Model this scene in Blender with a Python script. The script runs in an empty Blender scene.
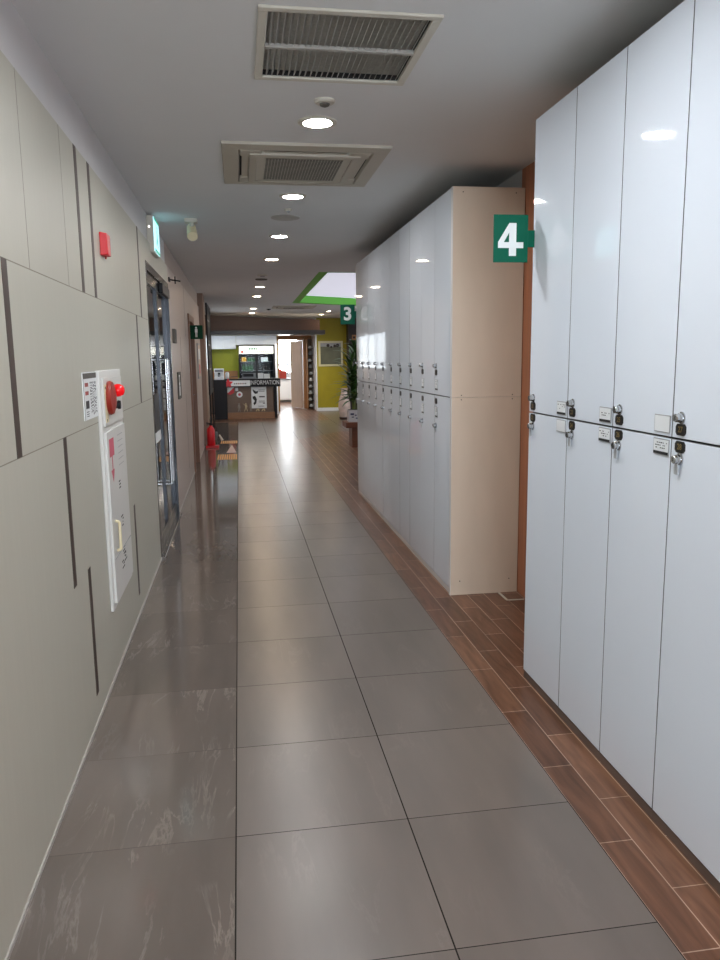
import bpy, bmesh, math, random
from mathutils import Vector, Matrix
random.seed(7)
SC = bpy.context.scene
COL = SC.collection
PI = math.pi
CEIL = 2.60
KC = 0.982

# ------------------------------------------------------------------ materials
def lin(c):
    c = c / 255.0
    return c / 12.92 if c <= 0.04045 else ((c + 0.055) / 1.055) ** 2.4
def rgb(r, g, b): return (lin(r), lin(g), lin(b), 1.0)

def mat(name, col, rough=0.5, metal=0.0, spec=0.5, emit=None, estr=0.0, vary=0.0, vscale=6.0, stretch=(1, 1, 1), bump=0.0, trans=0.0, alpha=1.0):
    m = bpy.data.materials.new(name); m.use_nodes = True
    nt = m.node_tree; b = nt.nodes['Principled BSDF']
    b.inputs['Base Color'].default_value = col
    b.inputs['Roughness'].default_value = rough
    b.inputs['Metallic'].default_value = metal
    b.inputs['Specular IOR Level'].default_value = spec
    b.inputs['Transmission Weight'].default_value = trans
    if emit:
        b.inputs['Emission Color'].default_value = emit
        b.inputs['Emission Strength'].default_value = estr
    if vary or bump:
        tc = nt.nodes.new('ShaderNodeTexCoord'); mp = nt.nodes.new('ShaderNodeMapping')
        mp.inputs['Scale'].default_value = stretch
        nz = nt.nodes.new('ShaderNodeTexNoise'); nz.inputs['Scale'].default_value = vscale; nz.inputs['Detail'].default_value = 5
        nt.links.new(tc.outputs['Object'], mp.inputs[0]); nt.links.new(mp.outputs[0], nz.inputs['Vector'])
        if vary:
            rp = nt.nodes.new('ShaderNodeValToRGB')
            lo = [max(0, c * (1 - vary)) for c in col[:3]] + [1]; hi = [min(1, c * (1 + vary)) for c in col[:3]] + [1]
            rp.color_ramp.elements[0].position = 0.3; rp.color_ramp.elements[1].position = 0.7
            rp.color_ramp.elements[0].color = lo; rp.color_ramp.elements[1].color = hi
            nt.links.new(nz.outputs['Fac'], rp.inputs[0]); nt.links.new(rp.outputs[0], b.inputs['Base Color'])
        if bump:
            bp = nt.nodes.new('ShaderNodeBump'); bp.inputs['Strength'].default_value = bump; bp.inputs['Distance'].default_value = 0.002
            nt.links.new(nz.outputs['Fac'], bp.inputs['Height']); nt.links.new(bp.outputs[0], b.inputs['Normal'])
    return m

M = {}
def dm(k, *a, **kw): M[k] = mat(k, *a, **kw)
dm('panel', rgb(179, 177, 164), 0.42, vary=0.018, vscale=3, stretch=(1, 14, .6))
dm('panel_pink', rgb(172, 158, 150), 0.42, vary=0.02, vscale=3, stretch=(1, 14, .6))
dm('upper_wall', rgb(205, 205, 206), 0.6, vary=0.02)
dm('upper_wall_shade', rgb(168, 152, 142), 0.6, vary=0.02)  # darker taupe stands in for shade high on the far left wall
dm('ceiling', rgb(212, 213, 213), 0.8, vary=0.015, vscale=2)
dm('groove', rgb(66, 53, 46), 0.5, vary=0.25, vscale=30, stretch=(1, 1, .1))
dm('fine_groove', rgb(138, 132, 119), 0.7, vary=.1)
dm('base_trim', rgb(196, 192, 186), 0.35, metal=0.4, vary=.05)
dm('orange_wood', rgb(168, 106, 74), 0.4, vary=0.15, vscale=4, stretch=(6, 6, .5))
dm('locker', rgb(224, 231, 241), 0.035, spec=0.55, vary=0.012, vscale=1.5)
dm('edge_band', rgb(112, 112, 116), 0.6, vary=.05)
dm('locker_body', rgb(60, 58, 58), 0.7, vary=.1)
dm('locker_plinth', rgb(214, 212, 210), 0.3, vary=.02)
dm('kick_brown', rgb(100, 84, 75), 0.5, vary=.1)
dm('end_panel', rgb(216, 198, 178), 0.38, vary=0.03, vscale=9, stretch=(1, 1, .3))
dm('joint_dark', rgb(92, 84, 76), 0.6, vary=.1)
dm('chrome', rgb(200, 202, 205), 0.18, metal=1.0, vary=.03)
dm('dark_steel', rgb(58, 60, 64), 0.25, metal=1.0, vary=.2, vscale=8, stretch=(1, 1, .1))
dm('steel', rgb(150, 152, 154), 0.22, metal=1.0, vary=.08, vscale=8, stretch=(1, 1, .1))
dm('black_plate', rgb(22, 21, 20), 0.35, vary=.1)
dm('gold', rgb(158, 138, 92), 0.35, metal=.6, vary=.05)
dm('label_white', rgb(225, 228, 230), 0.4, vary=.02)
dm('label_gray', rgb(150, 152, 155), 0.4, vary=.05)
dm('ink', rgb(30, 30, 32), 0.6, vary=.05)
dm('key_gray', rgb(178, 182, 186), 0.3, metal=.3, vary=.05)
dm('toilet_green', rgb(10, 62, 40), 0.5, spec=.1, vary=.03)
dm('sign_green', rgb(6, 92, 70), 0.4, spec=.15, vary=.03)
dm('sign_white', rgb(232, 236, 236), 0.4, vary=.01)
dm('offwhite', rgb(196, 192, 180), 0.5, vary=.02)
dm('ac_plastic', rgb(176, 170, 156), 0.5, vary=.03)
dm('vent_metal', rgb(170, 168, 162), 0.5, vary=.03)
dm('duct_dark', rgb(34, 33, 32), 0.8, vary=.1)
dm('intake_dark', rgb(62, 58, 52), 0.7, vary=.1)
dm('filter_gray', rgb(196, 193, 186), 0.8, vary=.12, vscale=60)
dm('grille_dark', rgb(84, 80, 74), 0.7, vary=.1)
dm('red', rgb(206, 22, 34), 0.35, vary=.04)
dm('red_brown', rgb(150, 44, 30), 0.4, vary=.06)
dm('red_print', rgb(196, 84, 104), 0.5, vary=.05)
dm('red_lamp', rgb(220, 16, 24), 0.15, emit=rgb(255, 10, 25), estr=.3, vary=.02)
dm('strobe_lens', rgb(205, 200, 200), 0.15, vary=.03)
dm('cabinet_white', rgb(214, 214, 210), 0.3, vary=.015)
dm('cream', rgb(226, 214, 178), 0.5, vary=.02)
dm('dark_glass', rgb(16, 20, 26), 0.04, spec=.3, vary=.1)
dm('door_brown', rgb(122, 84, 62), 0.4, vary=.15, vscale=4, stretch=(5, 5, .4))
dm('pillar_brown', rgb(128, 100, 82), 0.4, vary=.08, vscale=4, stretch=(5, 5, .4))
dm('pale_wood', rgb(202, 184, 168), 0.45, vary=.06, vscale=4, stretch=(6, 6, .4))
dm('slat_wood', rgb(170, 122, 74), 0.45, vary=.12, vscale=4, stretch=(6, 6, .4))
dm('fascia_wood', rgb(78, 54, 40), 0.45, vary=.12, vscale=3, stretch=(.4, 4, 8))
dm('fascia_dark', rgb(48, 46, 46), 0.3, metal=.3, vary=.05)
dm('olive', rgb(160, 168, 28), 0.5, vary=.04)
dm('olive_wall', rgb(158, 146, 18), 0.55, vary=.04)
dm('kiosk_white', rgb(232, 236, 240), 0.3, vary=.01)
dm('counter_brown', rgb(104, 82, 64), 0.4, vary=.1, vscale=4, stretch=(1, 1, 6))
dm('counter_plinth', rgb(146, 106, 72), 0.4, vary=.12, vscale=4, stretch=(1, 1, 6))
dm('black', rgb(20, 20, 24), 0.45, spec=.25, vary=.08)
dm('black_matte', rgb(18, 20, 28), 0.6, vary=.08)
dm('fridge_inside', rgb(22, 28, 34), 0.4, vary=.1)
dm('bottle_green', rgb(56, 110, 60), 0.15, vary=.05)
dm('bottle_dark', rgb(66, 58, 56), 0.15, vary=.1)
dm('carton_yellow', rgb(226, 170, 40), 0.4, vary=.04)
dm('shelf_gray', rgb(120, 124, 128), 0.4, vary=.04)
dm('silhouette_tan', rgb(190, 170, 130), 0.6, vary=.03)
dm('silhouette_gray', rgb(142, 132, 120), 0.6, vary=.03)
dm('plant_leaf', rgb(58, 96, 44), 0.4, vary=.35, vscale=14)
dm('plant_stem', rgb(112, 128, 60), 0.6, vary=.15)
dm('urn_glaze', rgb(214, 192, 180), 0.25, vary=.18, vscale=9)
dm('urn_dark', rgb(60, 40, 34), 0.4, vary=.1)
dm('pot_white', rgb(220, 224, 230), 0.3, vary=.02)
dm('pot_blue', rgb(50, 60, 110), 0.4, vary=.1)
dm('soil', rgb(60, 46, 36), 0.9, vary=.2)
dm('bench_wood', rgb(120, 74, 54), 0.4, vary=.14, vscale=5, stretch=(.5, 5, 5))
dm('gray_pic', rgb(96, 98, 78), 0.3, vary=.25, vscale=3)
dm('pic_frame', rgb(206, 200, 160), 0.4, vary=.03)
dm('dark_column', rgb(44, 34, 32), 0.5, vary=.1)
dm('tape_yellow', rgb(226, 158, 52), 0.45, vary=.05)
dm('tape_pink', rgb(190, 160, 150), 0.45, vary=.05)
dm('coffer_green', rgb(86, 170, 40), 0.5, vary=.03)
dm('coffer_panel', rgb(225, 225, 235), 0.6, emit=(.80, .80, .95, 1), estr=.62, vary=.01)  # emission stands in for hidden cove light on the recess ceiling
dm('window_light', rgb(240, 245, 250), 0.4, emit=(.93, .97, 1, 1), estr=15.0)
dm('window_side', rgb(240, 245, 250), 0.4, emit=(.84, .93, 1, 1), estr=1.5)
dm('fill_glow_lobby', rgb(240, 245, 250), 0.4, emit=(.86, .93, 1, 1), estr=3.0)
dm('fill_glow_back', rgb(240, 245, 250), 0.4, emit=(.82, .91, 1, 1), estr=13.0)
dm('exit_light', rgb(200, 235, 225), 0.4, emit=(.45, .84, 1, 1), estr=1.2)
dm('exit_green', rgb(20, 120, 80), 0.4, emit=(.02, .35, .20, 1), estr=1.0)
dm('led', rgb(240, 240, 255), 0.4, emit=(1, 1, 1, 1), estr=3)
dm('lens_cool', rgb(250, 250, 250), 0.4, emit=(.94, .975, 1, 1), estr=400)
dm('lens_mid', rgb(250, 250, 250), 0.4, emit=(1, .97, .94, 1), estr=270)
dm('lens_warm', rgb(250, 245, 235), 0.4, emit=(1, .76, .54, 1), estr=200)
dm('lens_kiosk', rgb(250, 245, 235), 0.4, emit=(1, .93, .84, 1), estr=290)
dm('fridge_lamp', rgb(205, 212, 204), 0.4, emit=(.9, 1, .95, 1), estr=.05)

def nn(nt, t, **kw):
    n = nt.nodes.new(t)
    for k, v in kw.items(): setattr(n, k, v)
    return n

def tile_material():
    m = bpy.data.materials.new('polished_tile'); m.use_nodes = True
    nt = m.node_tree; L = nt.links; b = nt.nodes['Principled BSDF']
    geo = nn(nt, 'ShaderNodeTexCoord'); sep = nn(nt, 'ShaderNodeSeparateXYZ'); L.new(geo.outputs['Object'], sep.inputs[0])
    def math_(op, a, c=None, v=None):
        n = nn(nt, 'ShaderNodeMath', operation=op)
        L.new(a, n.inputs[0])
        if c is not None: L.new(c, n.inputs[1])
        if v is not None: n.inputs[1].default_value = v
        return n.outputs[0]
    u = math_('DIVIDE', math_('ADD', sep.outputs[0], v=0.063), v=0.5575)
    v = math_('DIVIDE', math_('SUBTRACT', sep.outputs[1], v=1.685), v=0.568)
    iu = math_('FLOOR', u); iv = math_('FLOOR', v)
    fu = math_('ABSOLUTE', math_('SUBTRACT', math_('FRACT', u), v=0.5)); fv = math_('ABSOLUTE', math_('SUBTRACT', math_('FRACT', v), v=0.5))
    gu = math_('GREATER_THAN', fu, v=0.4962); gv = math_('GREATER_THAN', fv, v=0.4974)
    # column left of the first seam: no seam further left
    leftm = math_('LESS_THAN', sep.outputs[0], v=-0.063)
    notfar = math_('GREATER_THAN', sep.outputs[0], v=-0.3)
    gu = math_('MULTIPLY', gu, notfar)
    gvs = math_('MULTIPLY', gv, math_('SUBTRACT', math_('MULTIPLY', leftm, v=-0.6), v=-1.0))
    grout = math_('MAXIMUM', gu, gvs)
    cmb = nn(nt, 'ShaderNodeCombineXYZ'); L.new(iu, cmb.inputs[0]); L.new(iv, cmb.inputs[1])
    wn = nn(nt, 'ShaderNodeTexWhiteNoise', noise_dimensions='3D'); L.new(cmb.outputs[0], wn.inputs['Vector'])
    # veins, shifted per tile and running along the hall
    sh = nn(nt, 'ShaderNodeVectorMath', operation='SCALE'); L.new(wn.outputs['Color'], sh.inputs[0]); sh.inputs['Scale'].default_value = 7
    ad = nn(nt, 'ShaderNodeVectorMath', operation='ADD'); L.new(geo.outputs['Object'], ad.inputs[0]); L.new(sh.outputs[0], ad.inputs[1])
    mp = nn(nt, 'ShaderNodeMapping'); mp.inputs['Scale'].default_value = (3.6, .75, 1); mp.inputs['Rotation'].default_value = (0, 0, .2); L.new(ad.outputs[0], mp.inputs[0])
    nz = nn(nt, 'ShaderNodeTexNoise'); nz.inputs['Scale'].default_value = 2.2; nz.inputs['Detail'].default_value = 9; nz.inputs['Roughness'].default_value = .62; nz.inputs['Distortion'].default_value = .7
    L.new(mp.outputs[0], nz.inputs['Vector'])
    ve = math_('SUBTRACT', nz.outputs['Fac'], v=0.5); ve = math_('ABSOLUTE', ve)
    vr = nn(nt, 'ShaderNodeValToRGB'); vr.color_ramp.elements[0].color = (1, 1, 1, 1); vr.color_ramp.elements[0].position = 0
    vr.color_ramp.elements[1].color = (0, 0, 0, 1); vr.color_ramp.elements[1].position = .022; L.new(ve, vr.inputs[0])
    n2 = nn(nt, 'ShaderNodeTexNoise'); n2.inputs['Scale'].default_value = 3.0; n2.inputs['Detail'].default_value = 3; L.new(ad.outputs[0], n2.inputs['Vector'])
    pr = nn(nt, 'ShaderNodeValToRGB'); pr.color_ramp.elements[0].position = .46; pr.color_ramp.elements[1].position = .66; L.new(n2.outputs['Fac'], pr.inputs[0])
    vein = math_('MULTIPLY', vr.outputs[0], pr.outputs[0])
    vein = math_('MULTIPLY', vein, math_('ADD', math_('MULTIPLY', leftm, v=.22), v=.08))
    n3 = nn(nt, 'ShaderNodeTexNoise'); n3.inputs['Scale'].default_value = 1.6; n3.inputs['Detail'].default_value = 6; L.new(mp.outputs[0], n3.inputs['Vector'])
    base = nn(nt, 'ShaderNodeValToRGB')
    base.color_ramp.elements[0].position = .3; base.color_ramp.elements[0].color = rgb(100, 92, 86)
    base.color_ramp.elements[1].position = .7; base.color_ramp.elements[1].color = rgb(114, 104, 97)
    L.new(n3.outputs['Fac'], base.inputs[0])
    hs = nn(nt, 'ShaderNodeHueSaturation'); L.new(base.outputs[0], hs.inputs['Color'])
    L.new(math_('ADD', math_('MULTIPLY', wn.outputs['Value'], v=.14), v=.93), hs.inputs['Value'])
    mx = nn(nt, 'ShaderNodeMixRGB'); L.new(vein, mx.inputs[0]); L.new(hs.outputs[0], mx.inputs[1]); mx.inputs[2].default_value = rgb(176, 164, 156)
    mg = nn(nt, 'ShaderNodeMixRGB'); L.new(grout, mg.inputs[0]); L.new(mx.outputs[0], mg.inputs[1]); mg.inputs[2].default_value = rgb(44, 40, 38)
    L.new(mg.outputs[0], b.inputs['Base Color'])
    # the wall-side course keeps a sharper polish than the walked courses
    ro = math_('ADD', math_('MULTIPLY', leftm, v=-.195), v=.285)
    L.new(math_('ADD', ro, math_('MULTIPLY', grout, v=.3)), b.inputs['Roughness'])
    L.new(math_('MULTIPLY', math_('SUBTRACT', math_('MULTIPLY', grout, v=-1.0), v=-1.0), v=.5), b.inputs['Specular IOR Level'])
    return m
M['tile'] = tile_material()

def plank_material(name='wood_look_tile', gap=.0018):
    m = bpy.data.materials.new(name); m.use_nodes = True
    nt = m.node_tree; L = nt.links; b = nt.nodes['Principled BSDF']
    tc = nn(nt, 'ShaderNodeTexCoord'); mp = nn(nt, 'ShaderNodeMapping'); mp.inputs['Rotation'].default_value = (0, 0, PI / 2)
    mp.inputs['Location'].default_value = (2.0, 1.053 + .1095 * 0, 0)
    sep = nn(nt, 'ShaderNodeSeparateXYZ'); L.new(tc.outputs['Object'], sep.inputs[0])
    cx = nn(nt, 'ShaderNodeCombineXYZ')
    def math_(op, a, v):
        n = nn(nt, 'ShaderNodeMath', operation=op); L.new(a, n.inputs[0]); n.inputs[1].default_value = v; return n.outputs[0]
    L.new(math_('ADD', sep.outputs[1], 20 - .0 + (.45 - 2.0 % .45)), cx.inputs[0]); L.new(math_('ADD', sep.outputs[0], -1.053 + .1095 * 60), cx.inputs[1])
    br = nn(nt, 'ShaderNodeTexBrick'); L.new(cx.outputs[0], br.inputs['Vector'])
    br.offset = .5; br.inputs['Scale'].default_value = 1; br.inputs['Brick Width'].default_value = .45; br.inputs['Row Height'].default_value = .1095
    br.inputs['Mortar Size'].default_value = gap; br.inputs['Mortar Smooth'].default_value = .2; br.inputs['Bias'].default_value = 0
    br.inputs['Color1'].default_value = rgb(98, 67, 51); br.inputs['Color2'].default_value = rgb(124, 88, 68); br.inputs['Mortar'].default_value = rgb(188, 162, 144)
    m2 = nn(nt, 'ShaderNodeMapping'); m2.inputs['Scale'].default_value = (22, 2.2, 1); L.new(tc.outputs['Object'], m2.inputs[0])
    nz = nn(nt, 'ShaderNodeTexNoise'); nz.inputs['Scale'].default_value = 1.4; nz.inputs['Detail'].default_value = 7; nz.inputs['Distortion'].default_value = .8; L.new(m2.outputs[0], nz.inputs['Vector'])
    rp = nn(nt, 'ShaderNodeValToRGB'); rp.color_ramp.elements[0].position = .25; rp.color_ramp.elements[0].color = (.42, .40, .38, 1)
    rp.color_ramp.elements[1].position = .75; rp.color_ramp.elements[1].color = (1.3, 1.27, 1.24, 1); L.new(nz.outputs['Fac'], rp.inputs[0])
    mu = nn(nt, 'ShaderNodeMixRGB', blend_type='MULTIPLY'); mu.inputs[0].default_value = .8; L.new(br.outputs['Color'], mu.inputs[1]); L.new(rp.outputs[0], mu.inputs[2])
    L.new(mu.outputs[0], b.inputs['Base Color']); b.inputs['Roughness'].default_value = .28; b.inputs['Specular IOR Level'].default_value = .32
    return m
M['planks'] = plank_material()
M['planks_lobby'] = plank_material('wood_look_tile_lobby', .0045)

def glass_material():
    m = bpy.data.materials.new('clear_glass'); m.use_nodes = True
    nt = m.node_tree; nt.nodes.clear()
    o = nn(nt, 'ShaderNodeOutputMaterial'); mix = nn(nt, 'ShaderNodeMixShader'); tr = nn(nt, 'ShaderNodeBsdfTransparent'); gl = nn(nt, 'ShaderNodeBsdfGlossy')
    gl.inputs['Roughness'].default_value = .03; fr = nn(nt, 'ShaderNodeFresnel'); fr.inputs[0].default_value = 1.14
    tr.inputs[0].default_value = (.86, .9, .92, 1)
    nt.links.new(fr.outputs[0], mix.inputs[0]); nt.links.new(tr.outputs[0], mix.inputs[1]); nt.links.new(gl.outputs[0], mix.inputs[2]); nt.links.new(mix.outputs[0], o.inputs[0])
    return m
M['glass'] = glass_material()

# ------------------------------------------------------------------ mesh builder
class MB:
    def __init__(s): s.v = []; s.f = []; s.m = []; s.mats = []
    def mi(s, k):
        if k not in s.mats: s.mats.append(k)
        return s.mats.index(k)
    def add(s, vs, fs, k):
        o = len(s.v); s.v += [tuple(p) for p in vs]; i = s.mi(k)
        for f in fs: s.f.append(tuple(o + a for a in f)); s.m.append(i)
    def box(s, x0, x1, y0, y1, z0, z1, k):
        v = [(x, y, z) for z in (z0, z1) for y in (y0, y1) for x in (x0, x1)]
        s.add(v, [(0, 2, 3, 1), (4, 5, 7, 6), (0, 1, 5, 4), (2, 6, 7, 3), (0, 4, 6, 2), (1, 3, 7, 5)], k); return s
    def prism(s, pts, d, k):            # planar polygon pts (3D, in order) swept by vector d
        n = len(pts); d = Vector(d); a = [Vector(p) for p in pts]; v = a + [p + d for p in a]
        nrm = Vector((0, 0, 0))
        for i in range(n): nrm += a[i].cross(a[(i + 1) % n])
        fs = [tuple(range(n))[::-1], tuple(range(n, 2 * n))] + [(i, (i + 1) % n, n + (i + 1) % n, n + i) for i in range(n)]
        if nrm.dot(d) < 0: fs = [f[::-1] for f in fs]
        s.add(v, fs, k); return s
    def cyl(s, p0, p1, r0, k, r1=None, n=20, cap=True):
        p0 = Vector(p0); p1 = Vector(p1); r1 = r0 if r1 is None else r1
        ax = (p1 - p0).normalized(); t = Vector((1, 0, 0)) if abs(ax.x) < .9 else Vector((0, 1, 0))
        a = ax.cross(t).normalized(); b = ax.cross(a)
        v = [p0 + (a * math.cos(2 * PI * i / n) + b * math.sin(2 * PI * i / n)) * r0 for i in range(n)] + [p1 + (a * math.cos(2 * PI * i / n) + b * math.sin(2 * PI * i / n)) * r1 for i in range(n)]
        fs = [(i, (i + 1) % n, n + (i + 1) % n, n + i) for i in range(n)]
        if cap: fs += [tuple(range(n))[::-1], tuple(range(n, 2 * n))]
        s.add(v, fs, k); return s
    def lathe(s, c, prof, k, n=28, axis='z'):   # prof list of (r, h)
        c = Vector(c); v = []
        A = {'z': (Vector((1, 0, 0)), Vector((0, 1, 0)), Vector((0, 0, 1))), 'x': (Vector((0, 1, 0)), Vector((0, 0, 1)), Vector((1, 0, 0)))}[axis]
        for r, h in prof:
            for i in range(n): v.append(c + A[0] * r * math.cos(2 * PI * i / n) + A[1] * r * math.sin(2 * PI * i / n) + A[2] * h)
        fs = []
        for j in range(len(prof) - 1):
            for i in range(n): fs.append((j * n + i, j * n + (i + 1) % n, (j + 1) * n + (i + 1) % n, (j + 1) * n + i))
        fs += [tuple(range(n))[::-1], tuple(range((len(prof) - 1) * n, len(prof) * n))]
        s.add(v, fs, k); return s
    def tube(s, pts, r, k, n=8):
        for a, b in zip(pts[:-1], pts[1:]): s.cyl(a, b, r, k, n=n)
        return s
    def text(s, body, size, org, u, w, k, bold=0.0, align='CENTER', squash=1.0):
        cu = bpy.data.curves.new('lettering', 'FONT'); cu.body = body; cu.size = size; cu.offset = bold
        cu.align_x = align; cu.align_y = 'CENTER'
        o = bpy.data.objects.new('lettering', cu); COL.objects.link(o)
        dg = bpy.context.evaluated_depsgraph_get(); me = bpy.data.meshes.new_from_object(o.evaluated_get(dg))
        u = Vector(u); w = Vector(w); vv = w.cross(u); org = Vector(org)
        s.add([org + u * p.co.x * squash + vv * p.co.y for p in me.vertices], [tuple(p.vertices) for p in me.polygons], k)
        bpy.data.objects.remove(o); bpy.data.curves.remove(cu); bpy.data.meshes.remove(me); return s
    def build(s, name, parent=None, bevel=0.0, smooth=True, ang=35, origin=None):
        off = Vector((0, 0, 0))
        if parent is not None:
            r = parent
            while r.parent: r = r.parent
            off = r.location.copy()
        elif origin is not None: off = Vector(origin)
        me = bpy.data.meshes.new(name)
        me.from_pydata([tuple(Vector(p) - off) for p in s.v], [], s.f); me.update()
        for k in s.mats: me.materials.append(M[k])
        me.polygons.foreach_set('material_index', s.m)
        if smooth:
            me.polygons.foreach_set('use_smooth', [True] * len(me.polygons)); me.set_sharp_from_angle(angle=math.radians(ang))
        o = bpy.data.objects.new(name, me); COL.objects.link(o)
        if parent is not None: o.parent = parent
        elif origin is not None: o.location = off
        if bevel:
            b = o.modifiers.new('bevel', 'BEVEL'); b.width = bevel; b.segments = 2; b.limit_method = 'ANGLE'; b.angle_limit = math.radians(40)
        return o

def thing(name, label, cat, loc, group=None):
    o = bpy.data.objects.new(name, None); COL.objects.link(o); o.location = loc; o.empty_display_size = .1
    return tag(o, label, cat, group)
def tag(o, label, cat, group=None):
    o['label'] = label; o['category'] = cat
    if group: o['group'] = group
    return o
def struct(mb, name, parent=None, **kw):
    o = mb.build(name, parent, **kw); o['kind'] = 'structure'; return o

# ------------------------------------------------------------------ the shell
LX = -0.637          # face of the left wall panels
RX = 1.275           # face of the lockers
WX = 1.72            # wall behind the lockers
Y0 = -3.6
m = MB()
m.prism([(-1.1, Y0, 0), (1.053, Y0, 0), (1.053, 14.2, 0), (2.05, 15.6, 0), (5.2, 15.6, 0), (5.2, 21.9, 0), (2.16, 21.9, 0), (2.16, 18.5, 0), (-1.1, 18.5, 0)], (0, 0, -.08), 'tile')
struct(m, 'floor', smooth=False)
m = MB()
m.prism([(1.053, Y0, 0), (5.2, Y0, 0), (5.2, 8.45, 0), (1.053, 8.45, 0)], (0, 0, -.08), 'planks')
m.prism([(1.053, 8.45, 0), (5.2, 8.45, 0), (5.2, 15.6, 0), (2.05, 15.6, 0), (1.053, 14.2, 0)], (0, 0, -.08), 'planks_lobby')
m.prism([(-1.1, 18.5, 0), (2.16, 18.5, 0), (2.16, 21.9, 0), (2.5, 21.9, 0), (2.5, 27.6, 0), (-1.1, 27.6, 0)], (0, 0, -.08), 'planks_lobby')
struct(m, 'wood_floor', smooth=False)

# ceiling with real openings
VENT = (.132, .672, 2.65, 3.23)
AC = [(-.005, .80, 4.22, 5.06), (.81, 1.64, 16.6, 17.43)]
COFF = [(x * KC, y * KC) for x, y in [(1.09, 10.36), (4.6, 10.36), (4.6, 18.2), (2.6, 17.05), (1.13, 16.1)]]
def ceiling():
    bm = bmesh.new(); ed = []
    def loop(ps):
        vs = [bm.verts.new((x, y, CEIL)) for x, y in ps]
        for i in range(len(vs)): ed.append(bm.edges.new((vs[i], vs[(i + 1) % len(vs)])))
    rc = lambda a: [(a[0], a[2]), (a[1], a[2]), (a[1], a[3]), (a[0], a[3])]
    loop([(-1.1, Y0), (5.2, Y0), (5.2, 27.6), (-1.1, 27.6)])
    holes = [rc(VENT), rc(AC[0]), rc(AC[1]), COFF]
    for h in holes: loop(h)
    bmesh.ops.triangle_fill(bm, edges=ed, use_beauty=True)
    mb = MB(); bm.verts.index_update()
    mb.add([v.co[:] for v in bm.verts], [tuple(v.index for v in f.verts)[::(1 if f.normal.z < 0 else -1)] for f in bm.faces], 'ceiling')
    bm.free()
    for h in holes[:3]:
        n = len(h)
        mb.add([(x, y, CEIL) for x, y in h] + [(x, y, 2.9) for x, y in h], [(i, (i + 1) % n, n + (i + 1) % n, n + i) for i in range(n)], 'duct_dark')
    mb.box(-1.1, 5.2, Y0, 27.6, 2.9, 3.0, 'ceiling')
    struct(mb, 'ceiling', smooth=False)
ceiling()
# coffer: green rim, pale ceiling above with cove light painted in as glow
m = MB(); n = len(COFF)
inn = [(x * KC, y * KC) for x, y in [(1.22, 10.47), (4.5, 10.47), (4.5, 18.0), (2.65, 16.93), (1.27, 16.02)]]
top = CEIL + .15
m.add([(x, y, CEIL) for x, y in COFF] + [(x, y, CEIL + .004) for x, y in inn] + [(x, y, top) for x, y in inn],
      [(i, (i + 1) % n, n + (i + 1) % n, n + i) for i in range(n)] + [(n + i, n + (i + 1) % n, 2 * n + (i + 1) % n, 2 * n + i) for i in range(n)], 'coffer_green')
struct(m, 'trim_1', smooth=False)
m = MB(); m.add([(x, y, top - .001) for x, y in inn], [tuple(range(n))[::-1]], 'coffer_panel'); m.prism([(x, y, top) for x, y in inn], (0, 0, .02), 'coffer_panel')
o = m.build('coffer_glow', smooth=False); tag(o, 'pale ceiling inside the green-rimmed recess over the lobby, glow added for cove light', 'ceiling light')

# left wall: panels with inlaid dark strips, door recess, brown doorway
PT = 2.375
m = MB()
D1 = (5.82, 7.62, 2.21); D2 = (10.35, 11.5, 2.09)
m.box(-.9, LX, Y0, D1[0], 0, PT, 'panel'); m.box(-.9, LX, D1[0], D1[1], D1[2], PT, 'panel')
m.box(-.9, LX, D1[1], D2[0], 0, PT, 'panel_pink'); m.box(-.9, LX, D2[0], D2[1], D2[2], PT, 'panel_pink'); m.box(-.9, LX, D2[1], 13.45, 0, PT, 'panel_pink')
m.box(-.9, -.80, D1[0], D1[1], 0, D1[2], 'panel'); m.box(-.9, -.72, D2[0], D2[1], 0, D2[2], 'panel_pink')
for z in (1.785, 1.224):
    m.box(LX - .002, LX + .0006, Y0, D1[0], z - .0018, z + .0018, 'fine_groove')
for y in (2.6, 3.17, 1.9):
    m.box(LX - .002, LX + .0006, y - .001, y + .001, 1.785, PT, 'fine_groove')
for y, z0, z1 in ((8.9, 1.30, 1.75), (9.4, .2, 1.1), (9.8, 1.785, 2.37), (12.0, .8, 1.224)):
    m.box(LX - .002, LX + .0006, y - .012, y + .012, z0, z1, 'groove')
wl = struct(m, 'wall_left', smooth=False)
m = MB(); m.box(-.9, -.655, Y0, 7.62, PT, CEIL, 'upper_wall'); m.box(-.9, -.655, 7.62, 13.45, PT, CEIL, 'upper_wall_shade'); struct(m, 'wall_left_upper', smooth=False)
k = 0
for y, z0, z1 in ((2.322, 1.224, 1.785), (2.905, .66, 1.224), (3.17, .115, .66), (3.457, 1.785, PT), (3.745, 1.785, PT), (5.436, 1.785, PT), (5.163, 1.224, 1.785),
                  (4.30, .66, 1.224), (4.56, .115, .66), (1.6, .115, .66), (1.2, 1.785, PT), (.9, 1.224, 1.785), (.5, .66, 1.224)):
    k += 1
    m = MB(); m.box(LX - .004, LX + .0012, y - .026, y + .026, z0, z1, 'groove'); struct(m, 'inlay_strip', wl, smooth=False)
m = MB(); m.box(LX, LX + .005, Y0, D1[0], 0, .014, 'base_trim'); m.box(LX, LX + .005, D1[1], D2[0], 0, .014, 'base_trim'); m.box(LX, LX + .005, D2[1], 13.45, 0, .014, 'base_trim')
struct(m, 'baseboard_left', smooth=False)
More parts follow.
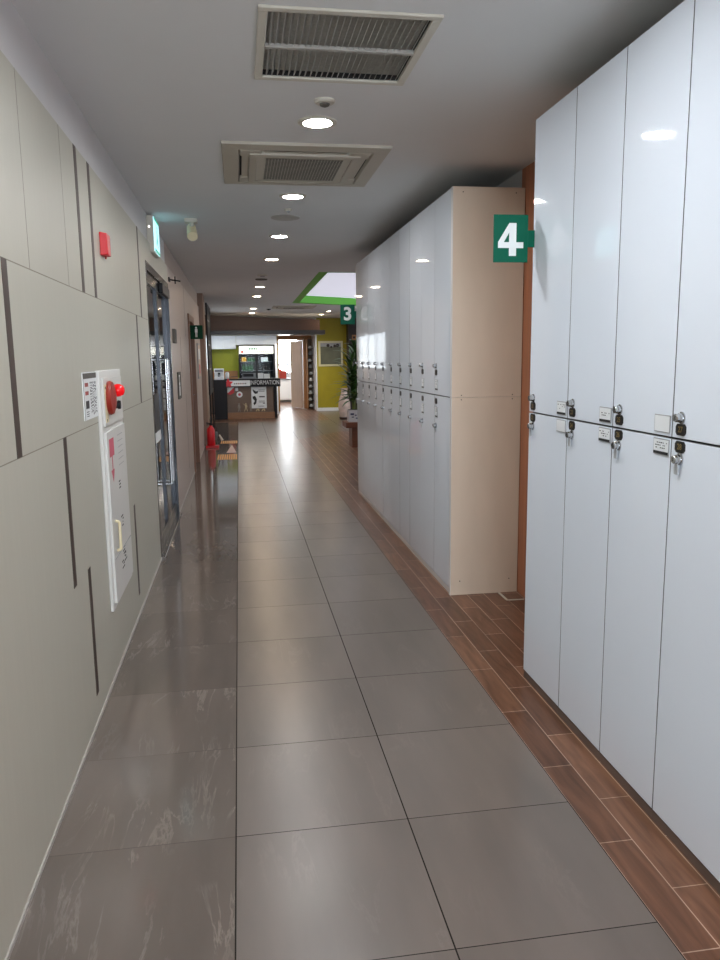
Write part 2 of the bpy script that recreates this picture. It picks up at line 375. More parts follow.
# pillar, set-back wall with a window further along on the left
m = MB(); m.box(-1.0, -.56, 13.45, 14.0, 0, CEIL, 'pillar_brown'); struct(m, 'pillar', bevel=.004)
m = MB(); m.box(-.9, -.8, 14.0, 17.3, 0, CEIL, 'panel_pink'); m.box(-.9, -.8, 17.3, 21.5, 0, 1.2, 'panel_pink'); m.box(-.9, -.8, 17.3, 21.5, 2.1, CEIL, 'panel_pink'); m.box(-.9, -.8, 21.5, 22.1, 0, CEIL, 'panel_pink')
struct(m, 'wall_left_far', smooth=False)
m = MB()
for y in (17.3, 18.69, 20.07, 21.46): m.box(-.86, -.8, y, y + .04, 1.2, 2.1, 'kiosk_white')
m.box(-.86, -.8, 17.3, 21.5, 1.2, 1.24, 'kiosk_white'); m.box(-.86, -.8, 17.3, 21.5, 2.06, 2.1, 'kiosk_white')
w1 = struct(m, 'window_1', smooth=False)
m = MB(); m.box(-.85, -.84, 17.34, 21.46, 1.24, 2.06, 'window_side'); struct(m, 'pane', w1, smooth=False)

# right wall (orange wood) behind the lockers, lobby walls
m = MB(); m.box(WX, WX + .1, Y0, 4.6, 0, CEIL, 'orange_wood'); struct(m, 'wall_right', smooth=False)
m = MB(); m.box(WX, WX + .1, 4.6, 8.5, 0, CEIL, 'upper_wall'); struct(m, 'wall_right_far', smooth=False)
m = MB(); m.box(WX + .1, 5.2, 8.4, 8.5, 0, CEIL, 'upper_wall'); struct(m, 'wall_lobby_near', smooth=False)
m = MB(); m.box(5.1, 5.2, 8.5, 11, 0, CEIL, 'upper_wall'); m.box(5.1, 5.2, 11, 17.5, 0, .8, 'upper_wall'); m.box(5.1, 5.2, 11, 17.5, 2.3, CEIL, 'upper_wall'); m.box(5.1, 5.2, 17.5, 21.9, 0, CEIL, 'upper_wall')
struct(m, 'wall_lobby_right', smooth=False)
m = MB()
for y in (11, 13.15, 15.3, 17.45): m.box(5.1, 5.16, y, y + .05, .8, 2.3, 'kiosk_white')
w2 = struct(m, 'fill_window_lobby', smooth=False)  # unseen lobby window, added to bring in cool daylight
m = MB(); m.box(5.14, 5.15, 11.05, 17.45, .8, 2.3, 'fill_glow_lobby'); struct(m, 'pane', w2, smooth=False)
m = MB(); m.box(2.17, 5.2, 21.8, 21.9, 0, CEIL, 'olive_wall'); struct(m, 'wall_far', smooth=False)
m = MB(); m.box(2.16, 3.04, 21.78, 21.8, 0, .09, 'kiosk_white'); struct(m, 'baseboard_far', smooth=False)
m = MB(); m.box(3.04, 3.45, 21.4, 21.8, 0, CEIL, 'dark_column'); struct(m, 'column', bevel=.004)
# kiosk back wall, side jamb, slatted wood wall with a doorway, back room
m = MB(); m.box(-1.1, 1.09, 22.0, 22.1, 0, CEIL, 'olive'); struct(m, 'wall_kiosk', smooth=False)
m = MB(); m.box(2.16, 2.19, 21.79, 23.2, 0, CEIL, 'kiosk_white'); m.box(2.19, 2.5, 21.9, 23.2, 0, CEIL, 'kiosk_white'); struct(m, 'wall_kiosk_side', smooth=False)
m = MB()
m.box(1.09, 1.13, 22.0, 23.1, 0, CEIL, 'slat_wood')
x = 1.13
while x < 1.94: m.box(x, x + .048, 23.0, 23.06, 2.03, CEIL, 'slat_wood'); x += .055
m.box(1.13, 2.5, 23.06, 23.1, 2.03, CEIL, 'slat_wood'); m.box(1.90, 2.16, 23.0, 23.1, 0, CEIL, 'slat_wood'); m.box(1.13, 1.15, 23.0, 23.1, 0, 2.03, 'slat_wood')
struct(m, 'wall_slatted', smooth=False)
m = MB(); m.box(-1.1, -1.0, 22.1, 27.6, 0, CEIL, 'kiosk_white'); m.box(2.4, 2.5, 23.2, 27.6, 0, CEIL, 'kiosk_white')
m.box(-1.1, 1.2, 27.4, 27.6, 0, CEIL, 'kiosk_white'); m.box(2.1, 2.5, 27.4, 27.6, 0, CEIL, 'kiosk_white'); m.box(1.2, 2.1, 27.4, 27.6, 0, .95, 'kiosk_white'); m.box(1.2, 2.1, 27.4, 27.6, 2.25, CEIL, 'kiosk_white')
struct(m, 'wall_back_room', smooth=False)
m = MB(); m.box(1.2, 2.1, 27.36, 27.42, 1.24, 1.31, 'kiosk_white'); m.box(1.2, 2.1, 27.36, 27.42, .95, 1.0, 'kiosk_white'); m.box(1.2, 2.1, 27.36, 27.42, 2.2, 2.25, 'kiosk_white'); m.box(1.2, 1.25, 27.36, 27.42, .95, 2.25, 'kiosk_white'); m.box(2.05, 2.1, 27.36, 27.42, .95, 2.25, 'kiosk_white')
m.box(1.66, 1.70, 27.36, 27.42, .95, 1.3, 'kiosk_white')
w3 = struct(m, 'window_3', smooth=False)
m = MB(); m.box(1.25, 2.05, 27.43, 27.44, 1.0, 2.2, 'window_light'); struct(m, 'pane', w3, smooth=False)
# end of the hall behind the viewer, with an unseen window added as fill light
m = MB(); m.box(-.9, -.6, Y0 - .1, Y0, 0, CEIL, 'upper_wall'); m.box(1.66, WX + .1, Y0 - .1, Y0, 0, CEIL, 'upper_wall'); m.box(-.6, 1.66, Y0 - .1, Y0, 2.45, CEIL, 'upper_wall'); m.box(-.6, 1.66, Y0 - .1, Y0, 0, .3, 'upper_wall')
struct(m, 'wall_back', smooth=False)
m = MB()
for x in (-.6, .13, .87, 1.6): m.box(x, x + .06, Y0 - .08, Y0, .3, 2.45, 'steel')
w4 = struct(m, 'fill_window_back', smooth=False)
m = MB(); m.box(-.54, 1.6, Y0 - .05, Y0 - .04, .3, 2.45, 'fill_glow_back'); struct(m, 'pane', w4, smooth=False)

# ------------------------------------------------------------------ lockers
def lock_mesh(y, z):
    m = MB()
    m.lathe((RX, y, z), [(.018, .0), (.018, -.003), (.014, -.004), (.014, -.012), (.0125, -.013), (.0125, -.021), (.011, -.023), (.001, -.023)], 'chrome', n=18, axis='x')
    m.box(RX - .0236, RX - .0225, y - .0015, y + .0015, z - .006, z + .006, 'ink'); return m
def key_mesh(y, z):
    m = MB()
    m.prism([(RX - .012, y - .006, z - .012), (RX - .012, y + .006, z - .012), (RX - .012, y + .011, z - .026), (RX - .012, y + .009, z - .045), (RX - .012, y - .009, z - .045), (RX - .012, y - .011, z - .026)], (.003, 0, 0), 'key_gray')
    m.tube([(RX - .0105, y, z + .001), (RX - .0105, y, z - .014)], .0015, 'chrome', n=6); return m
def plate_mesh(y, z, w=.05, h=.034, num=None):
    m = MB(); a, b = w / 2, h / 2; c = .008
    m.prism([(RX, y - a, z - b + c), (RX, y - a + c, z - b), (RX, y + a - c, z - b), (RX, y + a, z - b + c), (RX, y + a, z + b - c), (RX, y + a - c, z + b), (RX, y - a + c, z + b), (RX, y - a, z + b - c)], (-.004, 0, 0), 'black_plate')
    if num: m.text(num, .024, (RX - .0045, y, z), (0, -1, 0), (-1, 0, 0), 'gold', bold=.0006)
    return m
def label_mesh(y0, y1, z0, z1, style):
    m = MB(); f = RX - .003
    m.box(f, RX, y0, y1, z0, z1, 'label_gray'); m.box(f - .0008, f, y0 + .003, y1 - .003, z0 + .003, z1 - .003, 'label_white')
    if style == 1:
        w = y1 - y0
        m.box(f - .0014, f, y0 + .003, y1 - .003, z0 + .003, z0 + .011, 'ink')
        rr = random.Random(int(y0 * 1000 + z0 * 100))
        for zz in (z1 - .014, z1 - .022, z1 - .030):
            yy = y0 + .01
            while yy < y1 - .016:
                l = rr.uniform(.003, .010)
                if rr.random() < .6: m.box(f - .0014, f, yy, yy + l, zz, zz + .003, 'ink')
                yy += l + .004
    return m
def door_mesh(y0, y1, z0, z1, tilt=0.0):
    m = MB(); th = .018
    v = [(RX, y0, z0), (RX + tilt, y1, z0), (RX + tilt, y1, z1), (RX, y0, z1)]
    w = [(RX + th, y0, z0), (RX + th, y1, z0), (RX + th, y1, z1), (RX + th, y0, z1)]
    m.add(v + w, [(0, 3, 2, 1)[::-1], (4, 5, 6, 7)[::-1], (0, 1, 5, 4)[::-1], (1, 2, 6, 5)[::-1], (2, 3, 7, 6)[::-1], (3, 0, 4, 7)[::-1]], 'locker')
    m.m[2:] = [m.mi('edge_band')] * 4
    bm = bmesh.new(); vs = [bm.verts.new(p) for p in m.v]
    for f in m.f: bm.faces.new([vs[i] for i in f])
    bmesh.ops.recalc_face_normals(bm, faces=bm.faces[:]); bm.verts.index_update()
    m.f = [tuple(q.index for q in f.verts) for f in bm.faces]; bm.free(); return m

JZ = 1.25; LT = 2.48
def locker(y0, y1, block, label, nums=None, end=None, lab=(1, 1), tilt=(0, 0), group=None):
    t = thing('locker_cabinet', label, 'locker', (RX + .2, (y0 + y1) / 2, 0), group)
    ya, yb = y0, y1
    if end: ya = y0 + .03
    m = MB(); m.box(RX + .0185, WX - .002, ya + .0005, yb - .0005, .035, LT - .001, 'locker_body'); m.build('carcass', t, smooth=False)
    m = MB()
    if block == 4: m.box(RX + .003, WX - .01, ya + .0005, yb - .0005, 0, .033, 'kick_brown')
    else: m.box(RX + .004, WX - .01, ya + .0005, yb - .0005, 0, .035, 'locker_plinth')
    m.build('plinth', t, smooth=False)
    g = .0022
    for i, (z0, z1) in enumerate(((JZ + .003, LT), (.038, JZ - .003))):
        d = door_mesh(ya + g, yb - g, z0, z1, tilt[i]).build('door', t, bevel=.0015)
        ly = yb - .05
        if block == 4:
            zz = (1.314, 1.192)[i]; pz = (1.279, 1.228)[i]; lz = ((1.262, 1.316), (1.193, 1.243))[i]
            lock_mesh(ly, zz).build('lock', d)
            plate_mesh(ly, pz, num=nums[i] if nums else None).build('number_plate', d, smooth=False)
            if lab[i]: label_mesh(ya + .008, ya + .095, lz[0], lz[1], lab[i]).build('card_holder', d, smooth=False)
            if i == 1: key_mesh(ly, zz).build('key', d, smooth=False)
        else:
            zz = (1.44, 1.05)[i]; pz = (1.396, 1.21)[i]; lz = ((1.282, 1.35), (1.105, 1.173))[i]
            lock_mesh(ly, zz).build('lock', d)
            plate_mesh(ly, pz, w=.05, h=.036).build('number_plate', d, smooth=False)
            label_mesh(ly - .040, ly + .020, lz[0], lz[1], lab[i]).build('card_holder', d, smooth=False)
            if i == 1: key_mesh(ly, zz).build('key', d, smooth=False)
    if end:
        for (z0, z1) in ((JZ + .001, LT), (0, JZ - .001)):
            m = MB(); m.box(RX - .0, WX - .005, y0, ya, z0, z1, 'end_panel')
            for sx in (RX + .06, WX - .06):
                for sz in ((z0 + .012, z1 - .03) if z0 > 1 else (z0 + .09, z1 - .012)): m.cyl((sx, y0 + .001, sz), (sx, y0 - .0008, sz), .004, 'joint_dark', n=10)
            m.build('end_panel', t, smooth=False)
        m = MB(); m.box(RX - .003, RX, y0, ya, 0, LT, 'locker_plinth'); m.build('edge_strip', t, smooth=False)
    return t

s4 = [3.262, 2.857, 2.482, 2.110, 1.734]
n4 = [('21', '22'), ('23', '24'), ('25', '26'), ('27', '28')]
l4 = ['tall white two-door locker column beside the green number 4 sign, farthest of the near bank',
      'tall white two-door locker column in the near bank, second from the green 4 sign',
      'tall white two-door locker column in the near bank, third from the green 4 sign',
      'closest white locker column at right edge of the photo, black plates 27 and 28']
for i in range(4):
    locker(s4[i + 1], s4[i], 4, l4[i], n4[i], lab=[(1, 2), (1, 1), (2, 1), (0, 0)][i], tilt=(0, 0), group='near bank of white lockers')
# the bank's far end board next to the gap
s3 = [4.53] + [4.955 + .3775 * i for i in range(10)]
ordn = ['', 'second', 'third', 'fourth', 'fifth', 'sixth', 'seventh', 'eighth', 'ninth', '']
for i in range(10):
    lb = 'white glossy locker column with the beige end panel facing the gap' if i == 0 else (
        'last white locker column of the far bank, directly by the 3 sign' if i == 9 else '%s white locker column of the far bank, counted from its beige end panel' % ordn[i])
    rr = random.Random(i + 3)
    locker(s3[i], s3[i + 1], 3, lb, end=(i == 0), lab=(1, 1), tilt=(rr.uniform(-.0012, .0012), rr.uniform(-.0012, .0012)), group='far bank of white lockers')

# ------------------------------------------------------------------ number signs
def number_sign(x0, x1, y, z0, z1, dig, label):
    t = thing('number_sign', label, 'sign', (RX, y, z0))
    m = MB(); m.box(x0, x1, y - .006, y, z0, z1, 'sign_green'); m.build('plate', t, bevel=.001)
    m = MB(); zc = (z0 + z1) / 2; m.box(x1, RX - .0005 if y < 4 else RX + .03, y - .006, y, zc - .035, zc + .035, 'sign_green'); m.build('mounting_tab', t)
    m = MB(); cx = (x0 + x1) / 2; h = (z1 - z0)
    if dig == '4':
        a = h * .345; P = lambda u, v: (cx + u * a, y - .0066, zc + v * a - .004)
        out = [(.35, -1), (.35, -.52), (.82, -.52), (.82, -.16), (.35, -.16), (.35, 1), (-.12, 1), (-.84, -.16), (-.84, -.52), (-.12, -.52), (-.12, -1)]
        m.add([P(*q) for q in out], [(0, 1, 9, 10), (1, 2, 3, 4), (1, 4, 8, 9), (4, 7, 8)], 'sign_white')
        m.v += [P(-.12, .42), P(-.12, -.16), P(-.46, -.16)]; k = len(out); i = m.mi('sign_white')
        for f in ((4, 5, k, k + 1), (5, 6, k), (6, 7, k + 2, k), (7, k + 2, k + 1, 4)):
            pass
        m.f += [(4, 5, 6, k, k + 1), (6, 7, k + 2, k)]; m.m += [i, i]
        m.f[3] = (4, k + 1, 7, 8) if False else (8, 7, k + 2); 
        m.f += [(4, k + 1, k + 2, 8)]; m.m += [i]
    else:
        m.text(dig, h * .9, (cx, y - .0066, zc), (1, 0, 0), (0, -1, 0), 'sign_white', bold=h * .028)
    m.build('numeral', t, smooth=False)
number_sign(1.092, 1.245, 3.25, 1.895, 2.092, '4', 'green sign with a white 4 fixed to the near locker bank')
number_sign(1.105, 1.262, 8.37, 1.855, 2.065, '3', 'green sign with a white 3 at the far end of the far lockers')

# ------------------------------------------------------------------ ceiling fittings
def downlight(x, y, lens, label, r=.068, z=CEIL, group='recessed ceiling downlights'):
    t = thing('downlight', label, 'ceiling light', (x, y, z), group)
    m = MB(); N = 32; prof = [(r, -.001), (r, -.008), (r + .006, -.010), (r + .024, -.006), (r + .026, 0)]
    v = []; f = []
    for rr, h in prof:
        for i in range(N): v.append((x + rr * math.cos(2 * PI * i / N), y + rr * math.sin(2 * PI * i / N), z + h))
    for j in range(len(prof) - 1):
        for i in range(N): f.append((j * N + i, (j + 1) * N + i, (j + 1) * N + (i + 1) % N, j * N + (i + 1) % N)[::-1])
    m.add(v, f, 'offwhite'); m.build('trim_ring', t)
    m = MB(); m.cyl((x, y, z - .004), (x, y, z - .0005), r, lens, n=32); m.build('lens', t, smooth=False)
LY = [y * KC for y in (3.88, 5.59, 7.37, 9.05, 12.45, 14.3, 17.8, 19.5)]
nm = ['nearest round downlight, between the slatted vent and the air conditioner', 'second round downlight, just beyond the ceiling air conditioner', 'third round downlight from the vent along the hall ceiling',
      'fourth round downlight from the vent along the hall ceiling', 'fifth round downlight, just past the round detector', 'sixth round downlight from the vent along the hall ceiling',
      'seventh round downlight, close before the wooden kiosk canopy', 'farthest round downlight of the hall row, nearest the kiosk canopy']
for i, y in enumerate(LY): downlight(.408 if i < 4 else .365, y, 'lens_cool' if i < 1 else 'lens_mid' if i < 3 else 'lens_warm', nm[i])
for y in (2.1, .38, -1.35): downlight(.408, y, 'lens_cool', 'round downlight behind the viewer in the hall ceiling', group='downlights behind the viewer')
downlight(2.17, 18.5, 'lens_warm', 'round downlight over the lobby, right of the hall, nearer of two', r=.06)
downlight(2.13, 19.9, 'lens_warm', 'round downlight over the lobby in front of the olive wall, farther of two', r=.06)

t = thing('air_vent', 'large white slatted return vent in the ceiling nearest the viewer', 'vent', (.40, 2.94, CEIL))
def frame_mb(a, w, z0, z1, k):
    m = MB(); x0, x1, y0, y1 = a
    m.box(x0 - w, x1 + w, y0 - w, y0, z0, z1, k); m.box(x0 - w, x1 + w, y1, y1 + w, z0, z1, k); m.box(x0 - w, x0, y0, y1, z0, z1, k); m.box(x1, x1 + w, y0, y1, z0, z1, k); return m
frame_mb(VENT, .031, CEIL - .01, CEIL, 'offwhite').build('frame', t, bevel=.003)
yc = 2.94
m = MB(); m.box(VENT[0], VENT[1], yc - .01, yc + .01, CEIL - .008, CEIL + .004, 'vent_metal'); m.build('crossbar', t)
m = MB(); x = VENT[0] + .014
while x < VENT[1] - .01:
    for (a, b) in ((VENT[2], yc - .01), (yc + .01, VENT[3])):
        m.prism([(x - .001, a, CEIL - .004), (x + .001, a, CEIL - .004), (x + .012, a, CEIL + .018), (x + .010, a, CEIL + .018)], (0, b - a, 0), 'vent_metal')
    x += .0215
m.build('blades', t, smooth=False)
m = MB(); m.box(VENT[0] + .001, VENT[1] - .001, VENT[2] + .001, VENT[3] - .001, CEIL + .020, CEIL + .03, 'filter_gray'); m.build('filter', t)

def cassette(a, label):
    x0, x1, y0, y1 = a; cx = (x0 + x1) / 2; cy = (y0 + y1) / 2
    t = thing('ceiling_air_conditioner', label, 'air conditioner', (cx, cy, CEIL))
    e = .045
    # cover panel: outer rim, four slots, grille
    s = .135       # distance from edge to the grille area
    sl0, sl1 = .055, .105
    m = MB(); zb = CEIL - .028
    def ring(o, i, z_o, z_i):
        P = [(x0 - e + o, y0 - e + o), (x1 + e - o, y0 - e + o), (x1 + e - o, y1 + e - o), (x0 - e + o, y1 + e - o)]
        Q = [(x0 - e + i, y0 - e + i), (x1 + e - i, y0 - e + i), (x1 + e - i, y1 + e - i), (x0 - e + i, y1 + e - i)]
        m.add([(x, y, z_o) for x, y in P] + [(x, y, z_i) for x, y in Q], [(k, (k + 1) % 4, 4 + (k + 1) % 4, 4 + k)[::-1] for k in range(4)], 'ac_plastic')
    ring(0, .004, CEIL, CEIL - .014); ring(.004, .085, CEIL - .014, CEIL - .020)
    ring(.085, .095, CEIL - .020, CEIL - .004)
    ring(.145, .150, CEIL - .004, zb); ring(.150, .185, zb, zb - .004); ring(.185, .19, zb - .004, zb); 
    m.build('cover', t, smooth=False)
    m = MB()
    ix0, ix1, iy0, iy1 = x0 - e + .095, x1 + e - .095, y0 - e + .095, y1 + e - .095
    w = .05
    for b in ((ix0, ix1, iy0, iy0 + w), (ix0, ix1, iy1 - w, iy1), (ix0, ix0 + w, iy0 + w, iy1 - w), (ix1 - w, ix1, iy0 + w, iy1 - w)): m.box(b[0], b[1], b[2], b[3], CEIL - .003, CEIL + .01, 'duct_dark')
    m.build('air_slots', t, smooth=False)
    # a louvre flap in each slot and corner blocks
    L = .13
    for b in ((ix0 + L, ix1 - L, iy0 + .034, iy0 + w + .006), (ix0 + L, ix1 - L, iy1 - w, iy1 - .012)):
        m = MB(); m.box(b[0], b[1], b[2], b[3], CEIL - .016, CEIL - .011, 'ac_plastic'); m.build('flap', t, bevel=.003)
    for b in ((ix0 + .012, ix0 + w, iy0 + L, iy1 - L), (ix1 - w, ix1 - .012, iy0 + L, iy1 - L)):
        m = MB(); m.box(b[0], b[1], b[2], b[3], CEIL - .016, CEIL - .011, 'ac_plastic'); m.build('flap', t, bevel=.003)
    for cxn, cyn in ((ix0, iy0), (ix1 - L + .01, iy0), (ix0, iy1 - L + .01), (ix1 - L + .01, iy1 - L + .01)):
        m = MB(); m.box(cxn, cxn + L - .01, cyn, cyn + L - .01, CEIL - .022, CEIL - .003, 'ac_plastic'); m.build('corner_cover', t, bevel=.012)
    g0x, g1x, g0y, g1y = x0 - e + .19, x1 + e - .19, y0 - e + .19, y1 + e - .19
    m = MB(); m.box(g0x, g1x, g0y, g1y, zb + .002, zb + .012, 'ac_plastic')
    q = .045
    m.box(g0x + q, g1x - q, g0y + .03, g1y - .03, zb, zb + .003, 'intake_dark')
    x = g0x + q
    while x < g1x - q: m.box(x, x + .0025, g0y + .03, g1y - .03, zb - .0008, zb + .001, 'ac_plastic'); x += .017
    y = g0y + .03
    while y < g1y - .03: m.box(g0x + q, g1x - q, y, y + .0025, zb - .0008, zb + .001, 'ac_plastic'); y += .028
    m.build('intake_grille', t, smooth=False)
cassette(AC[0], 'square beige four-way ceiling air conditioner right behind the nearest downlight')
cassette(AC[1], 'distant ceiling air conditioner beyond the green-rimmed recess')

def detector(x, y, r, label, name='smoke_detector', cat='detector', k='offwhite', kk='label_gray'):
    t = thing(name, label, cat, (x, y, CEIL))
    m = MB(); m.lathe((x, y, CEIL), [(r, 0), (r, -.008), (r * .85, -.014), (r * .3, -.016)], k); m.build('base', t)
    m = MB(); m.lathe((x, y, CEIL - .015), [(r * .5, 0), (r * .45, -.008), (r * .2, -.013), (.001, -.013)], kk); m.build('sensor', t)
detector(.408, 3.50, .045, 'small round heat detector on the ceiling between vent and nearest downlight', k='offwhite', kk='grille_dark')
detector(.405, 5.96, .028, 'tiny sprinkler head in front of the ceiling loudspeaker', 'ceiling_sprinkler', 'sprinkler')
detector(.355, 10.55, .07, 'round detector on the ceiling before the fifth downlight', k='offwhite')
detector(.71, 17.7, .05, 'small dark dome camera on the far ceiling near the kiosk', 'ceiling_camera', 'camera', k='black', kk='black')
m = MB(); m.lathe((.405, 6.30, CEIL), [(.115, 0), (.115, -.006), (.105, -.010), (.001, -.010)], 'vent_metal', n=32); tag(m.build('ceiling_loudspeaker', origin=(.405, 6.30, CEIL)), 'flat round grey loudspeaker in the ceiling beyond the second downlight', 'loudspeaker')
m = MB(); m.lathe((.355, 11.1, CEIL), [(.085, 0), (.085, -.006), (.08, -.012), (.001, -.012)], 'grille_dark', n=32); tag(m.build('ceiling_loudspeaker', origin=(.355, 11.1, CEIL)), 'dark round ceiling loudspeaker just before the fifth downlight', 'loudspeaker')

# little emergency spotlight hanging by the left side
t = thing('emergency_spotlight', 'small white spotlight hanging from the ceiling near the exit sign', 'spotlight', (-.33, 6.45, CEIL))
m = MB(); m.box(-.385, -.285, 6.4, 6.5, CEIL - .03, CEIL, 'offwhite'); m.build('base', t, bevel=.006)
m = MB(); m.cyl((-.33, 6.45, CEIL - .03), (-.33, 6.45, CEIL - .06), .018, 'offwhite'); m.build('neck', t)
m = MB(); m.cyl((-.335, 6.49, CEIL - .055), (-.325, 6.40, CEIL - .14), .035, 'cream', r1=.042); m.build('lamp_head', t)

# ------------------------------------------------------------------ left wall fittings
t = thing('exit_sign', 'glowing green and white exit sign box on the left wall above the glass door', 'exit sign', (-.655, 6.4, 2.31))
m = MB(); m.box(-.655, -.605, 6.2, 6.58, 2.315, 2.585, 'offwhite'); m.build('housing', t, bevel=.004)
m = MB(); m.box(-.605, -.598, 6.21, 6.57, 2.325, 2.575, 'exit_light')
m.box(-.598, -.597, 6.21, 6.57, 2.325, 2.345, 'exit_green'); m.box(-.598, -.597, 6.21, 6.57, 2.555, 2.575, 'exit_green')
P = lambda a, b: (-.598, 6.39 + a * .1, 2.45 + b * .1)
m.prism([P(-.1, .45), P(.25, .45), P(.3, .0), P(0, -.05)], (.001, 0, 0), 'exit_green'); m.prism([P(-.05, -.05), P(.25, 0), P(.6, -.8), P(.4, -.85)], (.001, 0, 0), 'exit_green'); m.prism([P(-.05, 0), P(.2, -.1), P(-.4, -.75), P(-.6, -.6)], (.001, 0, 0), 'exit_green'); m.cyl(P(.2, .68), (-.597, 6.41, 2.518), .017, 'exit_green', n=14)
m.build('light_face', t, smooth=False)
m = MB(); m.cyl((-.635, 6.2, 2.50), (-.635, 6.196, 2.50), .006, 'led', n=12); m.build('indicator', t)

t = thing('alarm_strobe', 'small red strobe alarm box high on the left panel wall', 'alarm', (LX, 4.0, 1.99))
m = MB(); m.prism([(LX, 3.93, 1.998), (LX, 3.93, 2.108), (LX + .035, 3.94, 2.103), (LX + .035, 3.94, 2.003)], (0, .09, 0), 'red'); m.build('housing', t, bevel=.004)
m = MB(); m.box(LX, LX + .03, 4.03, 4.075, 2.008, 2.10, 'strobe_lens'); m.build('strobe_lens', t, bevel=.004)
m = MB(); m.cyl((LX + .018, 3.975, 1.999), (LX + .018, 3.975, 1.985), .006, 'red_brown', r1=.003, n=10); m.build('test_stud', t)

# fire hydrant cabinet
t = thing('hydrant_cabinet', 'tall white fire hydrant cabinet with red lamp on the left wall', 'fire cabinet', (LX, 3.92, .33))
CX = LX + .016
y0, y1 = 3.59, 4.22
m = MB(); m.box(LX, CX, y0, y1, .33, 1.455, 'cabinet_white'); m.build('body', t, bevel=.004)
m = MB(); m.box(CX, CX + .008, y0 + .05, y1 - .04, 1.20, 1.42, 'cabinet_white'); m.box(CX + .008, CX + .009, y0 + .065, y0 + .14, 1.215, 1.39, 'cream'); 
for yy, zz in ((y0 + .09, 1.375), (y0 + .09, 1.225)): m.cyl((CX + .008, yy, zz), (CX + .011, yy, zz), .006, 'grille_dark', n=10)
m.build('upper_panel', t, bevel=.002)
m = MB(); m.box(CX, CX + .010, y0 + .04, y1 - .03, .36, 1.17, 'cabinet_white')
f = CX + .0102
m.box(f, f + .0006, y0 + .09, y0 + .22, 1.05, 1.135, 'red_print'); m.box(f, f + .0006, y0 + .145, y0 + .165, .98, 1.05, 'red_print')
m.prism([(f, y0 + .11, .985), (f, y0 + .20, .985), (f, y0 + .155, .925)], (.0006, 0, 0), 'red_print')
rr = random.Random(5)
for zz, yy, n in ((.90, .27, 3), (.72, .30, 4), (.56, .30, 4), (.52, .33, 3), (.50, .24, 3)):
    for q in range(n): m.box(f, f + .0006, y0 + yy + rr.uniform(0, .05), y0 + yy + rr.uniform(.055, .09), zz - q * .016, zz - q * .016 + .007, 'ink')
for q in range(6): m.box(f, f + .0004, y0 + .34, y0 + .5, 1.13 - q * .03, 1.133 - q * .03, 'label_gray')
d = m.build('door', t, bevel=.002)
m = MB(); m.tube([(CX + .01, y0 + .13, .74), (CX + .028, y0 + .13, .735), (CX + .028, y0 + .13, .60), (CX + .01, y0 + .13, .595)], .007, 'cream', n=10); m.build('handle', d)
m = MB(); m.box(CX + .010, CX + .012, y0 + .06, y1 - .05, .565, .568, 'label_gray'); m.build('seam', d)
m = MB(); yb, zb = y0 + .17, 1.325
m.lathe((CX + .008, yb, zb), [(.078, 0), (.08, .010), (.074, .022), (.05, .03), (.001, .032)], 'red_brown', n=30, axis='x'); m.build('alarm_bell', t)
m = MB(); m.lathe((CX + .008, y0 + .26, 1.357), [(.02, 0), (.02, .014), (.027, .016), (.031, .028), (.030, .042), (.022, .056), (.010, .062), (.001, .063)], 'red_lamp', n=24, axis='x'); m.build('red_lamp', t)
m = MB(); m.lathe((CX + .008, y0 + .30, 1.285), [(.018, 0), (.018, .02), (.022, .022), (.020, .034), (.001, .036)], 'black', n=18, axis='x'); m.build('call_button', t)

m = MB(); m.box(LX, LX + .004, 3.285, 3.585, 1.254, 1.452, 'sign_white'); f = LX + .0041
m.box(f, f + .0005, 3.288, 3.582, 1.425, 1.448, 'grille_dark'); m.box(f, f + .0005, 3.285, 3.291, 1.254, 1.425, 'ink')
for i, (zz, kk) in enumerate(((1.40, 'red_brown'), (1.365, 'red_brown'), (1.30, 'ink'))): m.box(f, f + .0005, 3.32, 3.39, zz - (.008 if i < 2 else .0), zz + (.008 if i < 2 else .033), kk)
rr = random.Random(9)
for c in range(6):
    z = 1.41
    while z > 1.275:
        l = rr.uniform(.004, .012); m.box(f, f + .0005, 3.43 + c * .024, 3.442 + c * .024, z - l, z, 'ink' if rr.random() < .75 else 'label_gray'); z -= l + .005
for q in range(3): m.box(f, f + .0005, 3.33, 3.38, 1.285 - q * .009, 1.288 - q * .009, 'ink')
tag(m.build('notice_board', smooth=False, origin=(LX, 3.435, 1.254)), 'small white notice with red icons left of the hydrant cabinet', 'notice')

